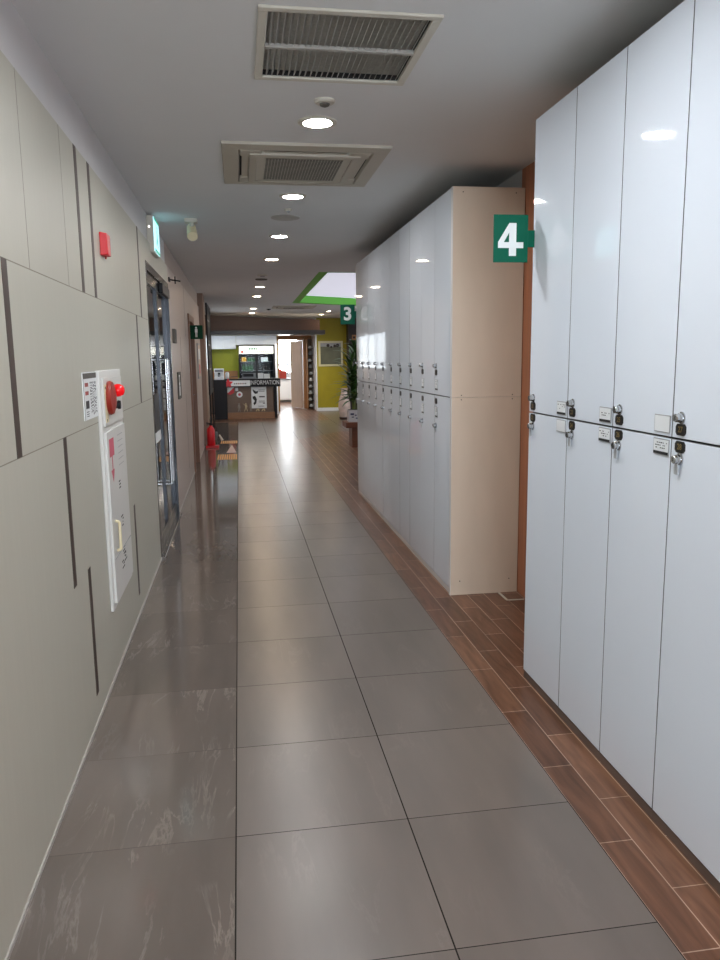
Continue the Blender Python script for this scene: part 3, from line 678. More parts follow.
# glass door
t = thing('glass_door', 'dark glass double door in a steel frame, recessed in left wall', 'door', (-.74, 6.72, 0))
m = MB()
m.box(-.80, LX + .002, D1[0], D1[0] + .05, 0, D1[2], 'dark_steel'); m.box(-.80, LX + .002, D1[1] - .05, D1[1], 0, D1[2], 'dark_steel'); m.box(-.80, LX + .002, D1[0] + .05, D1[1] - .05, D1[2] - .06, D1[2], 'dark_steel'); m.box(-.80, LX + .03, D1[0], D1[1], 0, .012, 'steel')
m.build('frame', t, bevel=.003)
for (a, b, hy) in ((D1[0] + .052, 6.715, 6.63), (6.725, D1[1] - .052, 6.81)):
    m = MB(); m.box(-.690, -.652, a, a + .055, .014, D1[2] - .062, 'dark_steel'); m.box(-.690, -.652, b - .055, b, .014, D1[2] - .062, 'dark_steel'); m.box(-.690, -.652, a + .055, b - .055, .014, .12, 'dark_steel'); m.box(-.690, -.652, a + .055, b - .055, D1[2] - .14, D1[2] - .062, 'dark_steel')
    lf = m.build('door_leaf', t, bevel=.002)
    m = MB(); m.box(-.674, -.668, a + .055, b - .055, .12, D1[2] - .14, 'dark_glass'); m.build('pane', lf, smooth=False)
    m = MB(); m.tube([(-.652, hy, 1.5), (-.605, hy, 1.5), (-.605, hy, .45), (-.652, hy, .45)], .014, 'chrome', n=12); m.build('pull_handle', lf)
m = MB(); m.box(-.652, -.615, 6.85, 7.5, D1[2] - .15, D1[2] - .065, 'black'); m.build('door_closer', t, bevel=.006)
m = MB(); m.box(-.652, -.640, 5.95, 6.3, .95, 1.24, 'black'); m.box(-.652, -.639, 5.95, 6.3, .87, .95, 'sign_white'); m.build('placard', t, bevel=.001)
t = thing('wall_bracket', 'small dark metal bracket sticking out of the wall above the glass door', 'bracket', (LX, 7.75, 2.25))
m = MB(); m.box(LX, LX + .012, 7.7, 7.8, 2.24, 2.28, 'black'); m.tube([(LX + .01, 7.75, 2.26), (LX + .11, 7.75, 2.245)], .007, 'black'); m.tube([(LX + .06, 7.75, 2.22), (LX + .06, 7.75, 2.29)], .006, 'black'); tag(t, t['label'], 'bracket'); m.build('arm', t)
t = thing('intercom', 'small black intercom box on the wall just past the glass door', 'intercom', (LX, 7.93, 1.64))
m = MB(); m.box(LX, LX + .03, 7.83, 8.02, 1.66, 1.80, 'grille_dark'); m.build('housing', t, bevel=.004)
m = MB(); m.box(LX + .03, LX + .032, 7.85, 8.0, 1.70, 1.79, 'black'); m.build('screen', t)
t = thing('framed_notice', 'framed notice hanging on the pinkish wall between glass door and toilet', 'notice', (LX, 8.35, 1.09))
m = frame_mb((0, 0, 0, 0), 0, 0, 0, 'steel'); m = MB()
m.box(LX, LX + .015, 8.18, 8.22, 1.09, 1.37, 'grille_dark'); m.box(LX, LX + .015, 8.48, 8.52, 1.09, 1.37, 'grille_dark'); m.box(LX, LX + .015, 8.22, 8.48, 1.09, 1.12, 'grille_dark'); m.box(LX, LX + .015, 8.22, 8.48, 1.34, 1.37, 'grille_dark'); m.build('frame', t)
m = MB(); m.box(LX, LX + .008, 8.22, 8.48, 1.12, 1.34, 'label_white'); m.box(LX + .008, LX + .0086, 8.24, 8.46, 1.22, 1.225, 'ink'); m.box(LX + .008, LX + .0086, 8.24, 8.46, 1.26, 1.32, 'label_gray'); m.build('sheet', t)

t = thing('toilet_sign', 'small green toilet sign with a white figure, projecting from left wall', 'sign', (LX, 10.5, 1.76))
m = MB(); m.box(LX, -.455, 10.49, 10.505, 1.765, 1.945, 'toilet_green'); m.build('plate', t, bevel=.002)
m = MB(); c = -.54
m.cyl((c, 10.4895, 1.912), (c, 10.4885, 1.912), .013, 'sign_white', n=16); m.box(c - .017, c + .017, 10.4885, 10.4895, 1.85, 1.897, 'sign_white'); m.box(c - .012, c - .002, 10.4885, 10.4895, 1.79, 1.85, 'sign_white'); m.box(c + .002, c + .012, 10.4885, 10.4895, 1.79, 1.85, 'sign_white'); m.build('pictogram', t, smooth=False)
t = thing('toilet_door', 'brown wooden door in a brown frame beyond the toilet sign', 'door', (-.7, 10.92, 0))
m = MB(); m.box(-.72, LX + .02, D2[0], D2[0] + .09, 0, D2[2], 'door_brown'); m.box(-.72, LX + .02, D2[1] - .09, D2[1], 0, D2[2], 'door_brown'); m.box(-.72, LX + .02, D2[0] + .09, D2[1] - .09, D2[2] - .09, D2[2], 'door_brown'); m.build('frame', t, bevel=.003)
m = MB(); m.box(-.72, -.685, D2[0] + .092, D2[1] - .092, .006, D2[2] - .092, 'door_brown'); lf = m.build('leaf', t, bevel=.002)
m = MB(); m.tube([(-.685, 11.3, 1.0), (-.655, 11.3, 1.0), (-.655, 11.2, 1.0)], .01, 'chrome'); m.build('handle', lf)
t = thing('wall_poster', 'framed pale poster on the wall just before the brown pillar', 'poster', (LX, 12.55, 1.15))
m = MB(); m.box(LX, LX + .02, 12.25, 12.85, 1.2, 1.75, 'label_gray'); m.build('frame', t, bevel=.003)
m = MB(); m.box(LX + .02, LX + .0215, 12.28, 12.82, 1.23, 1.72, 'pale_wood'); m.box(LX + .0215, LX + .022, 12.32, 12.78, 1.5, 1.66, 'label_white'); m.box(LX + .0215, LX + .022, 12.4, 12.7, 1.28, 1.42, 'red_print'); m.build('print', t)

# black display board beyond the pillar
t = thing('display_board', 'tall black framed board standing just past the brown pillar', 'board', (-.53, 15.1, 0))
m = MB(); m.box(-.56, -.53, 14.25, 14.32, .85, 2.5, 'black'); m.box(-.56, -.53, 15.9, 15.97, .85, 2.5, 'black'); m.box(-.56, -.53, 14.32, 15.9, 2.43, 2.5, 'black'); m.box(-.56, -.53, 14.32, 15.9, .85, .92, 'black'); m.build('frame', t)
m = MB(); m.box(-.555, -.54, 14.32, 15.9, .92, 2.43, 'black_matte')
for z in (2.2, 1.75, 1.3): m.box(-.54, -.539, 14.5, 15.7, z - .1, z + .1, 'grille_dark'); m.box(-.539, -.5385, 14.6, 15.4, z, z + .03, 'label_gray')
m.build('board', t)
for y in (14.35, 15.8): m = MB(); m.box(-.56, -.53, y, y + .05, .03, .85, 'black'); m.build('post', t)
m = MB(); m.box(-.60, -.47, 14.3, 15.9, 0, .03, 'black'); m.build('foot', t)

# fire extinguisher
ex, ey = -.515, 13.3
t = thing('fire_extinguisher', 'red fire extinguisher on a red floor tray in front of the brown pillar', 'fire extinguisher', (ex, ey, 0))
m = MB(); m.box(ex - .09, ex + .13, ey - .1, ey + .1, 0, .035, 'red'); m.build('tray', t, bevel=.008)
m = MB(); m.lathe((ex, ey, .035), [(.06, 0), (.067, .012), (.067, .26), (.055, .30), (.028, .325), (.022, .345), (.001, .345)], 'red'); b = m.build('cylinder', t)
m = MB(); m.cyl((ex, ey, .045 + .32), (ex, ey, .41), .022, 'black'); m.prism([(ex - .07, ey - .01, .41), (ex + .03, ey - .01, .40), (ex + .03, ey - .01, .415), (ex - .07, ey - .01, .435)], (0, .02, 0), 'black'); m.prism([(ex - .07, ey - .01, .385), (ex, ey - .01, .385), (ex, ey - .01, .398), (ex - .07, ey - .01, .398)], (0, .02, 0), 'black'); m.build('valve', t)
m = MB(); m.tube([(ex + .02, ey - .02, .40), (ex + .07, ey - .03, .38), (ex + .11, ey - .03, .30), (ex + .14, ey - .03, .22)], .009, 'black'); m.build('hose', t)
m = MB(); m.cyl((ex + .14, ey - .03, .22), (ex + .19, ey - .04, .12), .012, 'offwhite', r1=.024); m.build('nozzle', t)

# floor sticker in front of the extinguisher
t = thing('floor_marking', 'orange striped floor marking with pale arrow near the extinguisher', 'floor marking', (-.22, 12.9, 0))
for (a, b) in ((11.6, 12.25), (13.85, 14.3)):
    m = MB(); x = -.375
    while x < -.085: m.box(x, x + .024, a, b, 0, .0015, 'tape_yellow'); x += .034
    m.build('striped_band', t, smooth=False)
m = MB(); m.prism([(-.25, 12.45, 0), (-.09, 12.45, 0), (-.17, 13.6, 0)], (0, 0, .0015), 'tape_pink'); m.build('arrow', t, smooth=False)
# small hatch on the floor at the end of far lockers
m = MB(); m.box(1.585, 1.60, 4.36, 4.52, 0, .003, 'offwhite'); m.box(1.585, 1.70, 4.36, 4.372, 0, .003, 'offwhite'); tag(m.build('floor_tape', smooth=False, origin=(1.6, 4.44, 0)), 'white L-shaped tape on the wood floor by the beige locker end', 'tape')

# ------------------------------------------------------------------ kiosk
t = thing('kiosk_canopy', 'wooden kiosk canopy with a dark metal lower edge over the counter', 'canopy', (.6, 19.2, 2.06))
m = MB(); m.prism([(-.795, 18.95, 2.17), (1.99, 18.95, 2.17), (1.99, 18.95, 2.42), (-.795, 18.95, 2.55)], (0, .12, 0), 'fascia_wood'); m.build('fascia_board', t, smooth=False)
m = MB(); m.box(-.795, 2.11, 18.88, 19.5, 2.07, 2.17, 'fascia_dark'); m.build('lower_edge', t, bevel=.004)
m = MB(); m.box(-.795, 2.1, 19.5, 21.98, 2.13, 2.17, 'kiosk_white'); m.build('soffit', t, smooth=False)
for i, (x, y, g) in enumerate(((.1, 20.4, 'a'), (.8, 20.4, 'b'), (1.55, 20.8, 'c'))):
    downlight(x, y, 'lens_kiosk', ['left middle small downlight under the kiosk canopy', 'small downlight under the kiosk canopy above the information end', 'small downlight under the kiosk canopy before the doorway', 'small downlight under the canopy above the coffee machine'][i], r=.08, z=2.13, group='downlights under the kiosk canopy')

t = thing('service_counter', 'brown kiosk counter with a black INFORMATION top edge', 'counter', (.25, 19.9, 0))
m = MB(); m.box(-.32, .84, 19.6, 20.15, .03, .86, 'counter_brown'); 
m.build('front_panel', t, bevel=.003)
m = MB(); m.box(-.32, .86, 19.56, 20.15, 0, .16, 'counter_plinth'); m.build('plinth', t)
m = MB(); m.box(-.37, 1.02, 19.5, 20.2, .80, 1.0, 'black')
m.text('INFORMATION', .15, (.63, 19.4985, .90), (1, 0, 0), (0, -1, 0), 'label_white', squash=.72); m.build('black_top', t, smooth=False)
m = MB(); m.box(-.64, -.325, 19.45, 20.1, 0, .985, 'black_matte'); m.build('end_cabinet', t, bevel=.004)
m = MB(); m.box(.86, .93, 19.6, 20.15, 0, .80, 'black'); m.build('end_post', t)
t = thing('counter_banner', 'white banner with a red star on the left of the black counter edge', 'banner', (-.05, 19.49, .81))
m = MB(); m.box(-.33, .26, 19.488, 19.4995, .825, .965, 'sign_white')
for q in range(7): m.box(-.13 + q * .045, -.105 + q * .045, 19.486, 19.489, .87, .90, 'red_brown' if q in (2, 4) else 'ink')
m.build('strip', t)
m = MB(); pts = []
for q in range(10):
    r = .13 if q % 2 == 0 else .065; pts.append((-.28 + r * math.cos(PI / 2 + q * PI / 5), 19.486, .895 + r * math.sin(PI / 2 + q * PI / 5)))
m.prism(pts, (0, -.004, 0), 'red'); m.build('star', t, smooth=False)
m = MB(); m.box(.285, .665, 19.592, 19.6, .255, .798, 'sign_white'); f0, f1 = 19.590, 19.592
bl = lambda p, k='ink': m.prism([(a, f1, b) for a, b in p], (0, -.001, 0), k)
bl([(.32, .74), (.40, .68), (.44, .69), (.47, .70), (.44, .63), (.38, .62), (.34, .66)]); bl([(.31, .55), (.38, .57), (.42, .48), (.40, .38), (.35, .33), (.33, .38), (.37, .44), (.32, .50)])
for (a, b, z, h) in ((.47, .63, .71, .012), (.48, .62, .675, .010), (.48, .62, .53, .03), (.47, .62, .44, .006), (.47, .62, .42, .006), (.47, .62, .40, .006), (.57, .62, .37, .02), (.45, .60, .31, .006), (.45, .6, .29, .006)): m.box(a, b, f0, f1, z, z + h, 'ink')
tag(m.build('poster', smooth=False, origin=(.475, 19.596, .255)), 'white poster with black figures taped on the brown counter front', 'poster')
m = MB(); m.prism([(-.31, 19.6, .79), (-.14, 19.6, .79), (-.14, 19.6, .66), (-.24, 19.6, .60), (-.31, 19.6, .66)], (0, -.004, 0), 'sign_white'); m.prism([(-.14, 19.596, .79), (-.14, 19.596, .66), (-.24, 19.596, .60), (-.31, 19.596, .64)], (0, -.002, 0), 'red'); tag(m.build('sticker', smooth=False, origin=(-.23, 19.6, .6)), 'red and white badge sticker under the star on the counter', 'sticker')
m = MB(); m.cyl((-.01, 19.6, .61), (-.01, 19.596, .61), .075, 'sign_white', n=24); m.cyl((-.01, 19.596, .61), (-.01, 19.594, .61), .035, 'red_print', n=20); tag(m.build('sticker', smooth=False, origin=(-.01, 19.6, .61)), 'round white sticker with a red middle on the counter front', 'sticker')
m = MB(); m.box(-.11, -.04, 19.596, 19.6, .70, .78, 'label_white'); tag(m.build('sticker', smooth=False, origin=(-.07, 19.6, .7)), 'small square white sticker above the round sticker', 'sticker')
def figure(x, z, kk, pose):
    m = MB(); y = 19.6; h = .21; d = (0, -.003, 0)
    m.cyl((x, y, z + h * .92), (x, y - .003, z + h * .92), h * .08, kk, n=12)
    P = lambda a, b: (x + a * h, y, z + b * h)
    m.prism([P(-.13, .82), P(.13, .82), P(.09, .45), P(-.09, .45)], d, kk); m.prism([P(-.09, .45), P(0, .45), P(-.06 - pose * .08, 0), P(-.14 - pose * .08, 0)], d, kk); m.prism([P(0, .45), P(.09, .45), P(.14 + pose * .08, 0), P(.06 + pose * .08, 0)], d, kk)
    if pose: m.prism([P(-.13, .82), P(-.1, .72), P(-.3, .88), P(-.33, .95)], d, kk); m.prism([P(.13, .82), P(.2, .5), P(.14, .5)], d, kk)
    else: m.prism([P(-.13, .82), P(-.2, .42), P(-.14, .42)], d, kk); m.prism([P(.13, .82), P(.2, .42), P(.14, .42)], d, kk)
    return m
for x, z, kk, po, lb in ((-.03, .18, 'silhouette_gray', 0, 'leftmost grey figure cutout on the counter front'), (.14, .18, 'silhouette_tan', 1, 'tan figure cutout with a raised arm on the counter front'), (.285 - .02, .18, 'silhouette_gray', 0, 'grey figure cutout at lower left corner of the poster')):
    tag(figure(x, z, kk, po).build('figure_cutout', smooth=False, origin=(x, 19.6, z)), lb, 'cutout', 'figure cutouts on the counter')
for x, lb in ((.43, 'low crouching pale figure cutout below the poster'), (.575, 'low pale pair of legs cutout at right below the poster')):
    m = MB(); d = (0, -.003, 0); y = 19.6
    m.prism([(x - .05, y, .18), (x - .02, y, .18), (x + .02, y, .235), (x - .02, y, .24)], d, 'silhouette_tan'); m.prism([(x + .02, y, .18), (x + .05, y, .18), (x + .04, y, .245), (x + .0, y, .245)], d, 'silhouette_tan')
    tag(m.build('figure_cutout', smooth=False, origin=(x, 19.6, .18)), lb, 'cutout', 'figure cutouts on the counter')
# things on the counter
t = thing('coffee_machine', 'pale coffee machine on the black left end of the counter', 'coffee machine', (-.49, 19.8, .985))
m = MB(); m.box(-.62, -.38, 19.65, 20.0, .985, 1.06, 'kiosk_white'); m.box(-.62, -.38, 19.85, 20.0, 1.06, 1.24, 'kiosk_white'); m.box(-.62, -.38, 19.62, 20.0, 1.16, 1.26, 'kiosk_white'); m.build('body', t, bevel=.006)
m = MB(); m.cyl((-.5, 19.73, 1.16), (-.5, 19.73, 1.11), .03, 'black'); m.build('spout', t)
m = MB(); m.cyl((-.5, 19.73, 1.061), (-.5, 19.73, 1.10), .03, 'shelf_gray', r1=.036); m.build('cup', t)
m = MB(); m.box(-.60, -.40, 19.617, 19.62, 1.18, 1.24, 'shelf_gray'); m.build('control_panel', t)
m = MB(); m.lathe((-.30, 19.85, 1.0), [(.045, 0), (.05, .01), (.05, .14), (.03, .17), (.001, .17)], 'kiosk_white'); tag(m.build('canister', origin=(-.30, 19.85, 1.0)), 'white canister between coffee machine and fridge on the counter', 'canister')
m = MB(); m.box(-.23, -.03, 19.7, 19.95, 1.0, 1.05, 'slat_wood'); m.box(-.22, -.04, 19.71, 19.94, 1.05, 1.06, 'soil'); tag(m.build('wooden_tray', origin=(-.13, 19.8, 1.0)), 'low wooden tray left of the fridge on the counter', 'tray')
t = thing('cash_register', 'grey cash register with a dark screen on the counter before the fridge', 'cash register', (.24, 19.85, 1.0))
m = MB(); m.box(.07, .43, 19.8, 20.05, 1.0, 1.03, 'shelf_gray'); m.build('base', t); m = MB(); m.box(.08, .42, 19.84, 19.87, 1.03, 1.14, 'shelf_gray'); m.box(.10, .36, 19.838, 19.84, 1.045, 1.125, 'black'); m.build('screen', t)
m = MB(); m.prism([(.62, 19.72, 1.0), (.62, 19.80, 1.0), (.62, 19.76, 1.115)], (.15, 0, 0), 'sign_white'); tag(m.build('tent_card', smooth=False, origin=(.7, 19.76, 1.0)), 'white folded tent card on the counter', 'card')
m = MB(); m.box(.47, .61, 19.75, 19.78, 1.0, 1.135, 'sign_white'); tag(m.build('price_card', smooth=False, origin=(.54, 19.76, 1.0)), 'upright white card next to the register', 'card')

# fridge
m = MB(); m.box(.975, 1.03, 20.95, 21.999, 0, 1.875, 'kiosk_white'); tag(m.build('side_panel_board', smooth=False, origin=(1.0, 21.4, 0)), 'white upright side board to the right of the drinks fridge', 'board')
t = thing('drinks_fridge', 'black two-door drinks fridge with a lit white header behind the counter', 'fridge', (.5, 21.2, 0))
FX0, FX1, FY = .0, .97, 20.95
m = MB(); m.box(FX0, FX0 + .05, FY, 21.6, .0, 1.86, 'black'); m.box(FX1 - .05, FX1, FY, 21.6, 0, 1.86, 'black'); m.box(FX0 + .05, FX1 - .05, 21.55, 21.6, 0, 1.86, 'fridge_inside'); m.box(FX0 + .05, FX1 - .05, FY, 21.55, 1.62, 1.86, 'black'); m.box(FX0 + .05, FX1 - .05, FY, 21.55, 0, .5, 'black'); m.box(FX0 + .45, FX0 + .51, FY, FY + .05, .5, 1.62, 'black'); m.build('body', t)
m = MB(); m.box(FX0 + .02, FX1 - .04, FY - .012, FY, 1.63, 1.83, 'fridge_lamp')
m.cyl((FX0 + .1, FY - .012, 1.68), (FX0 + .1, FY - .014, 1.68), .035, 'red_brown', n=14)
rr = random.Random(3)
for q in range(5): m.box(.28 + q * .045, .31 + q * .045, FY - .014, FY - .012, 1.735, 1.785, 'sign_green')
for q in range(3): m.box(.55 + q * .1, .62 + q * .1, FY - .014, FY - .012, 1.72, 1.80, 'filter_gray')
for q in range(8): m.box(.5 + q * .05, .53 + q * .05, FY - .014, FY - .012, 1.665, 1.69, 'ink' if q % 3 else 'red_brown')
m.build('header', t, smooth=False)
for z in (1.42, 1.18, .98): 
    m = MB(); m.box(FX0 + .05, FX1 - .05, FY + .06, 21.54, z - .012, z, 'shelf_gray'); m.build('shelf', t)
for (a, b) in ((FX0 + .05, FX0 + .45), (FX0 + .51, FX1 - .05)):
    m = MB(); m.box(a, b, FY + .02, FY + .026, .5, 1.62, 'glass'); m.build('glass_door', t, smooth=False)
def bottle(x, y, z, kk, h, label):
    m = MB(); m.lathe((x, y, z), [(.026, 0), (.028, .01), (.028, h * .62), (.012, h * .82), (.012, h), (.001, h)], kk, n=12)
    tag(m.build('drink_bottle', origin=(x, y, z)), label, 'bottle', 'bottles in the drinks fridge')
for q in range(4): bottle(.12 + q * .075, 21.1, 1.18, 'bottle_green', .17, 'green bottle on the middle left shelf of the fridge')
for q in range(4): bottle(.56 + q * .085, 21.1, 1.18, 'bottle_dark', .17, 'dark bottle on the middle right shelf of the fridge')
for q in range(3): bottle(.26 + q * .07, 21.1, 1.42, 'bottle_green', .12, 'short bottle beside the yellow carton in the fridge')
for q in range(4): bottle(.14 + q * .08, 21.1, .98, 'bottle_dark', .14, 'dark bottle on the lower left shelf of the fridge')
for q in range(4): bottle(.56 + q * .085, 21.1, .98, 'bottle_dark', .14, 'dark bottle on the lower right shelf of the fridge')
m = MB(); m.box(.08, .2, 21.02, 21.12, 1.42, 1.54, 'carton_yellow'); tag(m.build('drink_carton', bevel=.004, origin=(.14, 21.07, 1.42)), 'yellow carton on the top left shelf of the fridge', 'carton')
m = MB(); m.box(.60, .78, 21.02, 21.12, 1.42, 1.53, 'sign_white'); tag(m.build('drink_carton', bevel=.004, origin=(.69, 21.07, 1.42)), 'white carton on the top right shelf of the fridge', 'carton')

for i, (a, b) in enumerate(((-.795, -.40), (-.398, -.06))):
    t = thing('wall_cupboard', ['white wall cupboard at far left above the olive kiosk wall', 'white wall cupboard left of the drinks fridge header'][i], 'cupboard', ((a + b) / 2, 21.8, 1.77), 'white wall cupboards in the kiosk')
    m = MB(); m.box(a, b, 21.62, 21.999, 1.77, 2.125, 'kiosk_white'); m.build('body', t)
    m = MB(); m.box(a + .003, b - .003, 21.6, 21.619, 1.772, 2.12, 'kiosk_white'); m.build('door', t, bevel=.002)
m = MB(); m.box(-.055, 1.06, 21.62, 21.999, 1.88, 2.125, 'kiosk_white'); tag(m.build('wall_cupboard', bevel=.003, origin=(.5, 21.8, 1.88)), 'long white overhead cupboard directly above the drinks fridge', 'cupboard')
m = MB(); m.box(-.795, -.04, 21.55, 21.999, 0, .95, 'counter_brown'); m.box(-.795, -.04, 21.975, 21.999, .95, 1.17, 'slat_wood'); tag(m.build('back_counter', smooth=False, origin=(-.5, 21.8, 0)), 'brown back counter with wooden splashback against the olive wall', 'counter')

# doorway leaf, shelf with wares, back room
t = thing('room_door', 'pale wooden door standing ajar in the slatted wall beside the kiosk', 'door', (1.88, 23.1, 0))
a = Vector((1.885, 23.12, 0)); b = Vector((1.60, 23.75, 0)); nrm = Vector((-(b - a).y, (b - a).x, 0)).normalized() * .035
m = MB(); m.prism([a + Vector((0, 0, .01)), b + Vector((0, 0, .01)), b + Vector((0, 0, 2.0)), a + Vector((0, 0, 2.0))], nrm, 'pale_wood'); lf = m.build('leaf', t, smooth=False)
q = a.lerp(b, .9); m = MB(); m.cyl(q + Vector((0, 0, 1.0)) - nrm * .2, q + Vector((0, 0, 1.0)) - nrm * 1.6, .025, 'chrome'); m.build('knob', lf)
t = thing('display_shelf', 'narrow tall dark shelf with white wares by the olive wall corner', 'shelf', (2.06, 22.7, 0))
m = MB(); m.box(2.0, 2.155, 22.97, 22.995, 0, 2.05, 'counter_brown'); m.box(1.985, 2.0, 22.6, 22.995, 0, 2.05, 'slat_wood'); m.build('back', t)
zs = [.05 + .19 * i for i in range(10)]
for z in zs: m = MB(); m.box(2.001, 2.155, 22.62, 22.968, z, z + .015, 'dark_column'); m.build('shelf_board', t)
rr = random.Random(4)
for i, z in enumerate(zs):
    kk = rr.choice(['label_white', 'sign_white', 'label_gray'])
    m = MB(); h = rr.uniform(.07, .12); x = 2.08 + rr.uniform(-.02, .02)
    m.lathe((x, 22.74, z + .015), [(.03, 0), (.052, .01), (.055, h * .5), (.03, h * .8), (.035, h), (.001, h)], kk, n=14)
    tag(m.build('jar', origin=(x, 22.74, z + .015)), 'pale jar on the narrow dark shelf, %s board from the floor' % ['first', 'second', 'third', 'fourth', 'fifth', 'sixth', 'seventh', 'eighth', 'ninth', 'tenth'][i], 'jar', 'jars on the narrow dark shelf')
t = thing('low_cabinet', 'low white cabinet under the bright window seen through the doorway', 'cabinet', (1.5, 26.7, 0))
m = MB(); m.box(.9, 2.0, 26.45, 27.3, .08, .78, 'kiosk_white'); m.box(.9, 2.0, 26.5, 27.3, 0, .08, 'shelf_gray'); m.build('body', t)
for x0 in (.95, 1.30, 1.65): m = MB(); m.box(x0, x0 + .34, 26.43, 26.449, .1, .74, 'kiosk_white'); m.build('door', t, bevel=.003)
m = MB(); m.box(.88, 2.02, 26.4, 27.35, .78, .81, 'shelf_gray'); m.build('worktop', t)
m = MB(); m.box(1.32, 1.6, 26.5, 26.8, .81, 1.08, 'red_brown'); m.box(1.36, 1.44, 26.52, 26.7, 1.08, 1.14, 'red'); tag(m.build('box', bevel=.01, origin=(1.46, 26.65, .81)), 'red box on the low white cabinet under the window', 'box')

# picture on the olive wall, notice on the dark column
t = thing('wall_picture', 'large grey picture in a pale frame on the olive-yellow wall', 'picture', (2.58, 21.79, 1.26))
m = MB(); x0, x1, z0, z1 = 2.235, 2.93, 1.26, 1.965; w = .055
m.box(x0, x1, 21.77, 21.8, z0, z0 + w, 'pic_frame'); m.box(x0, x1, 21.77, 21.8, z1 - w, z1, 'pic_frame'); m.box(x0, x0 + w, 21.77, 21.8, z0 + w, z1 - w, 'pic_frame'); m.box(x1 - w, x1, 21.77, 21.8, z0 + w, z1 - w, 'pic_frame'); m.build('frame', t)
m = MB(); m.box(x0 + w, x1 - w, 21.785, 21.8, z0 + w, z1 - w, 'gray_pic')
m.box(x0 + w, x1 - w, 21.784, 21.785, z1 - w - .10, z1 - w, 'label_gray')
for (a, b, r) in ((2.51, 1.84, .045), (2.60, 1.80, .03), (2.70, 1.83, .04), (2.78, 1.84, .05)): m.cyl((a, 21.784, b), (a, 21.782, b), r, 'dark_column', n=14)
m.build('print', t, smooth=False)
m = MB(); m.box(3.14, 3.26, 21.392, 21.4, 1.98, 2.12, 'slat_wood'); m.box(3.17, 3.23, 21.390, 21.392, 2.02, 2.08, 'dark_column'); tag(m.build('column_notice', smooth=False, origin=(3.2, 21.4, 1.98)), 'small tan notice on the dark column above the plant', 'notice')

for x, y, lb in ((1.4, 24.4, 'unseen round fill lamp added in the back room behind the slatted wall'), (.2, 25.6, 'unseen round fill lamp added deep in the back room, left of the doorway')):
    downlight(x, y, 'lens_kiosk', lb, r=.13, group='added back room fill lamps')  # added fill lamps, brighten the back room and its door leaf
# ------------------------------------------------------------------ bench, plant, urn
t = thing('bench', 'low brown wooden bench sticking out past the far lockers', 'bench', (2.2, 12.9, 0))
m = MB(); m.box(1.735, 2.75, 12.6, 13.1, .335, .425, 'bench_wood'); m.build('top', t, bevel=.005)
for x in (1.84, 2.50): m = MB(); m.box(x, x + .14, 12.66, 13.04, 0, .335, 'bench_wood'); m.build('leg', t, bevel=.004)
px, py, pz = 1.90, 12.86, .425
t = thing('potted_plant', 'tall leafy green plant in a white square pot on the bench', 'plant', (px, py, pz))
m = MB(); m.prism([(px - .10, py - .1, pz), (px + .10, py - .1, pz), (px + .10, py + .1, pz), (px - .10, py + .1, pz)], (0, 0, .2), 'pot_white')
for u, v, w, h in ((-.04, .13, .06, .03), (.02, .11, .03, .02), (-.03, .08, .04, .015), (.035, .06, .03, .02)): m.box(px + u - w / 2, px + u + w / 2, py - .102, py - .1, pz + v - h / 2, pz + v + h / 2, 'pot_blue')
m.box(px - .09, px + .09, py - .09, py + .09, pz + .2, pz + .203, 'soil'); m.build('pot', t, bevel=.004)
rr = random.Random(21)
stems = [(px - .03, py, .95), (px + .05, py + .03, 1.15), (px + .0, py - .04, .7), (px + .12, py + .05, .95)]
for sx, sy, sh in stems:
    m = MB(); m.tube([(px + (sx - px) * .5, py + (sy - py) * .5, pz + .2), (sx, sy, pz + .2 + sh * .5), (sx + .01, sy, pz + .15 + sh * .9)], .011, 'plant_stem', n=8); m.build('stem', t)
m = MB()
def leaf(m, base, az, el, L, w):
    d0 = Vector((math.cos(az) * math.cos(el), math.sin(az) * math.cos(el), math.sin(el))); side = Vector((-math.sin(az), math.cos(az), 0)); p = Vector(base); vs = []; n = 7
    d = d0.copy()
    for i in range(n + 1):
        tt = i / n; ww = w * (math.sin(PI * min(1, tt * .9 + .1)) ** .8) if i < n else .0005
        up = side.cross(d).normalized()
        vs += [p - side * ww + up * ww * .25, p.copy(), p + side * ww + up * ww * .25]
        p = p + d * (L / n); d = (d + Vector((0, 0, -.16))).normalized()
    fs = []
    for i in range(n): a = i * 3; fs += [(a, a + 1, a + 4, a + 3), (a + 1, a + 2, a + 5, a + 4)]
    m.add(vs, fs, 'plant_leaf')
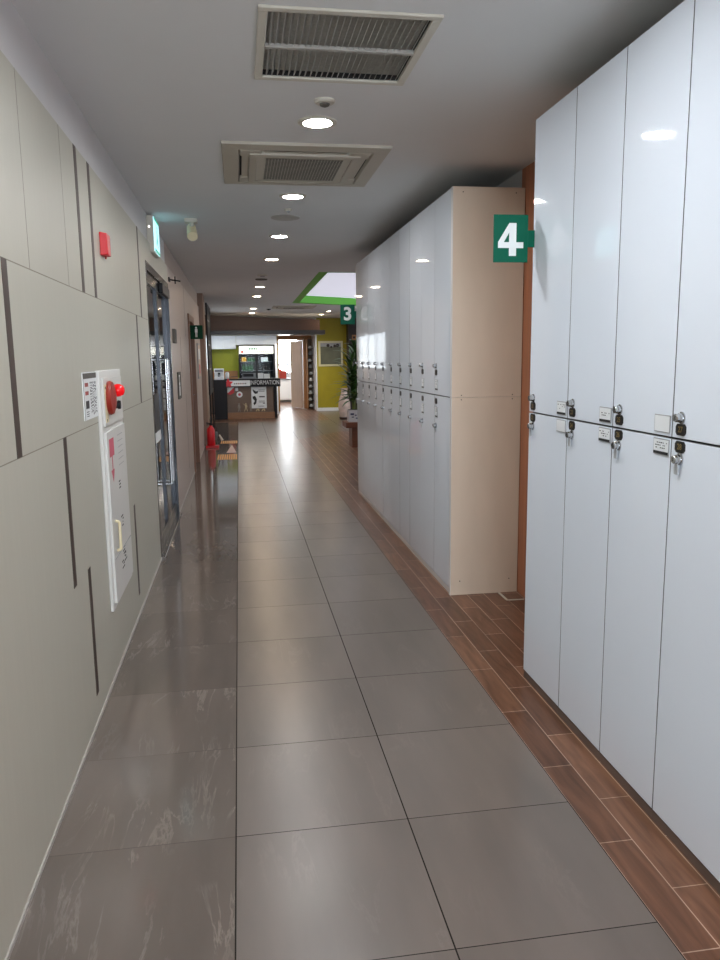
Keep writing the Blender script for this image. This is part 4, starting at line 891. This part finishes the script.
for sx, sy, sh in stems:
    for q in range(46):
        tt = (q + 1) / 46; z = pz + .22 + sh * (.1 + .8 * tt)
        leaf(m, (sx, sy, z), rr.uniform(0, 2 * PI), rr.uniform(.15, .9) + .4 * tt, rr.uniform(.24, .44), rr.uniform(.018, .032))
m.build('foliage', t, ang=180)
t = thing('floor_urn', 'tall pale patterned floor vase behind the bench by olive wall', 'vase', (2.52, 18.6, 0))
m = MB(); m.lathe((2.52, 18.6, 0), [(.12, 0), (.13, .05), (.12, .06)], 'urn_dark'); m.build('stand', t)
m = MB(); m.lathe((2.52, 18.6, .06), [(.10, 0), (.13, .08), (.15, .22), (.14, .38), (.10, .52), (.075, .60), (.08, .68), (.095, .70), (.08, .70), (.06, .60), (.001, .58)], 'urn_glaze', n=32); m.build('vase', t)

# ------------------------------------------------------------------ camera
yaw, pit, rol, F = 0.153852229, -0.159298931, -0.0121776215, 763.4946
f = Vector((math.sin(yaw) * math.cos(pit), math.cos(yaw) * math.cos(pit), math.sin(pit)))
r0 = Vector((math.cos(yaw), -math.sin(yaw), 0)); u0 = r0.cross(f)
r = r0 * math.cos(rol) + u0 * math.sin(rol); u = -r0 * math.sin(rol) + u0 * math.cos(rol)
cam = bpy.data.cameras.new('camera'); co = bpy.data.objects.new('camera', cam); COL.objects.link(co)
co.matrix_world = Matrix(((r.x, u.x, -f.x, 0), (r.y, u.y, -f.y, 0), (r.z, u.z, -f.z, 1.5), (0, 0, 0, 1)))
cam.sensor_fit = 'VERTICAL'; cam.sensor_height = 36; cam.lens = F / 960 * 36; cam.clip_start = .05; cam.clip_end = 200
SC.camera = co
w = bpy.data.worlds.new('world'); SC.world = w; w.use_nodes = True
w.node_tree.nodes['Background'].inputs[0].default_value = (.7, .8, 1, 1); w.node_tree.nodes['Background'].inputs[1].default_value = .3
SC.view_settings.view_transform = 'Standard'; SC.view_settings.look = 'None'; SC.view_settings.gamma = 1; SC.view_settings.exposure = 0.0
try: SC.view_settings.use_curve_mapping = False
except Exception: pass
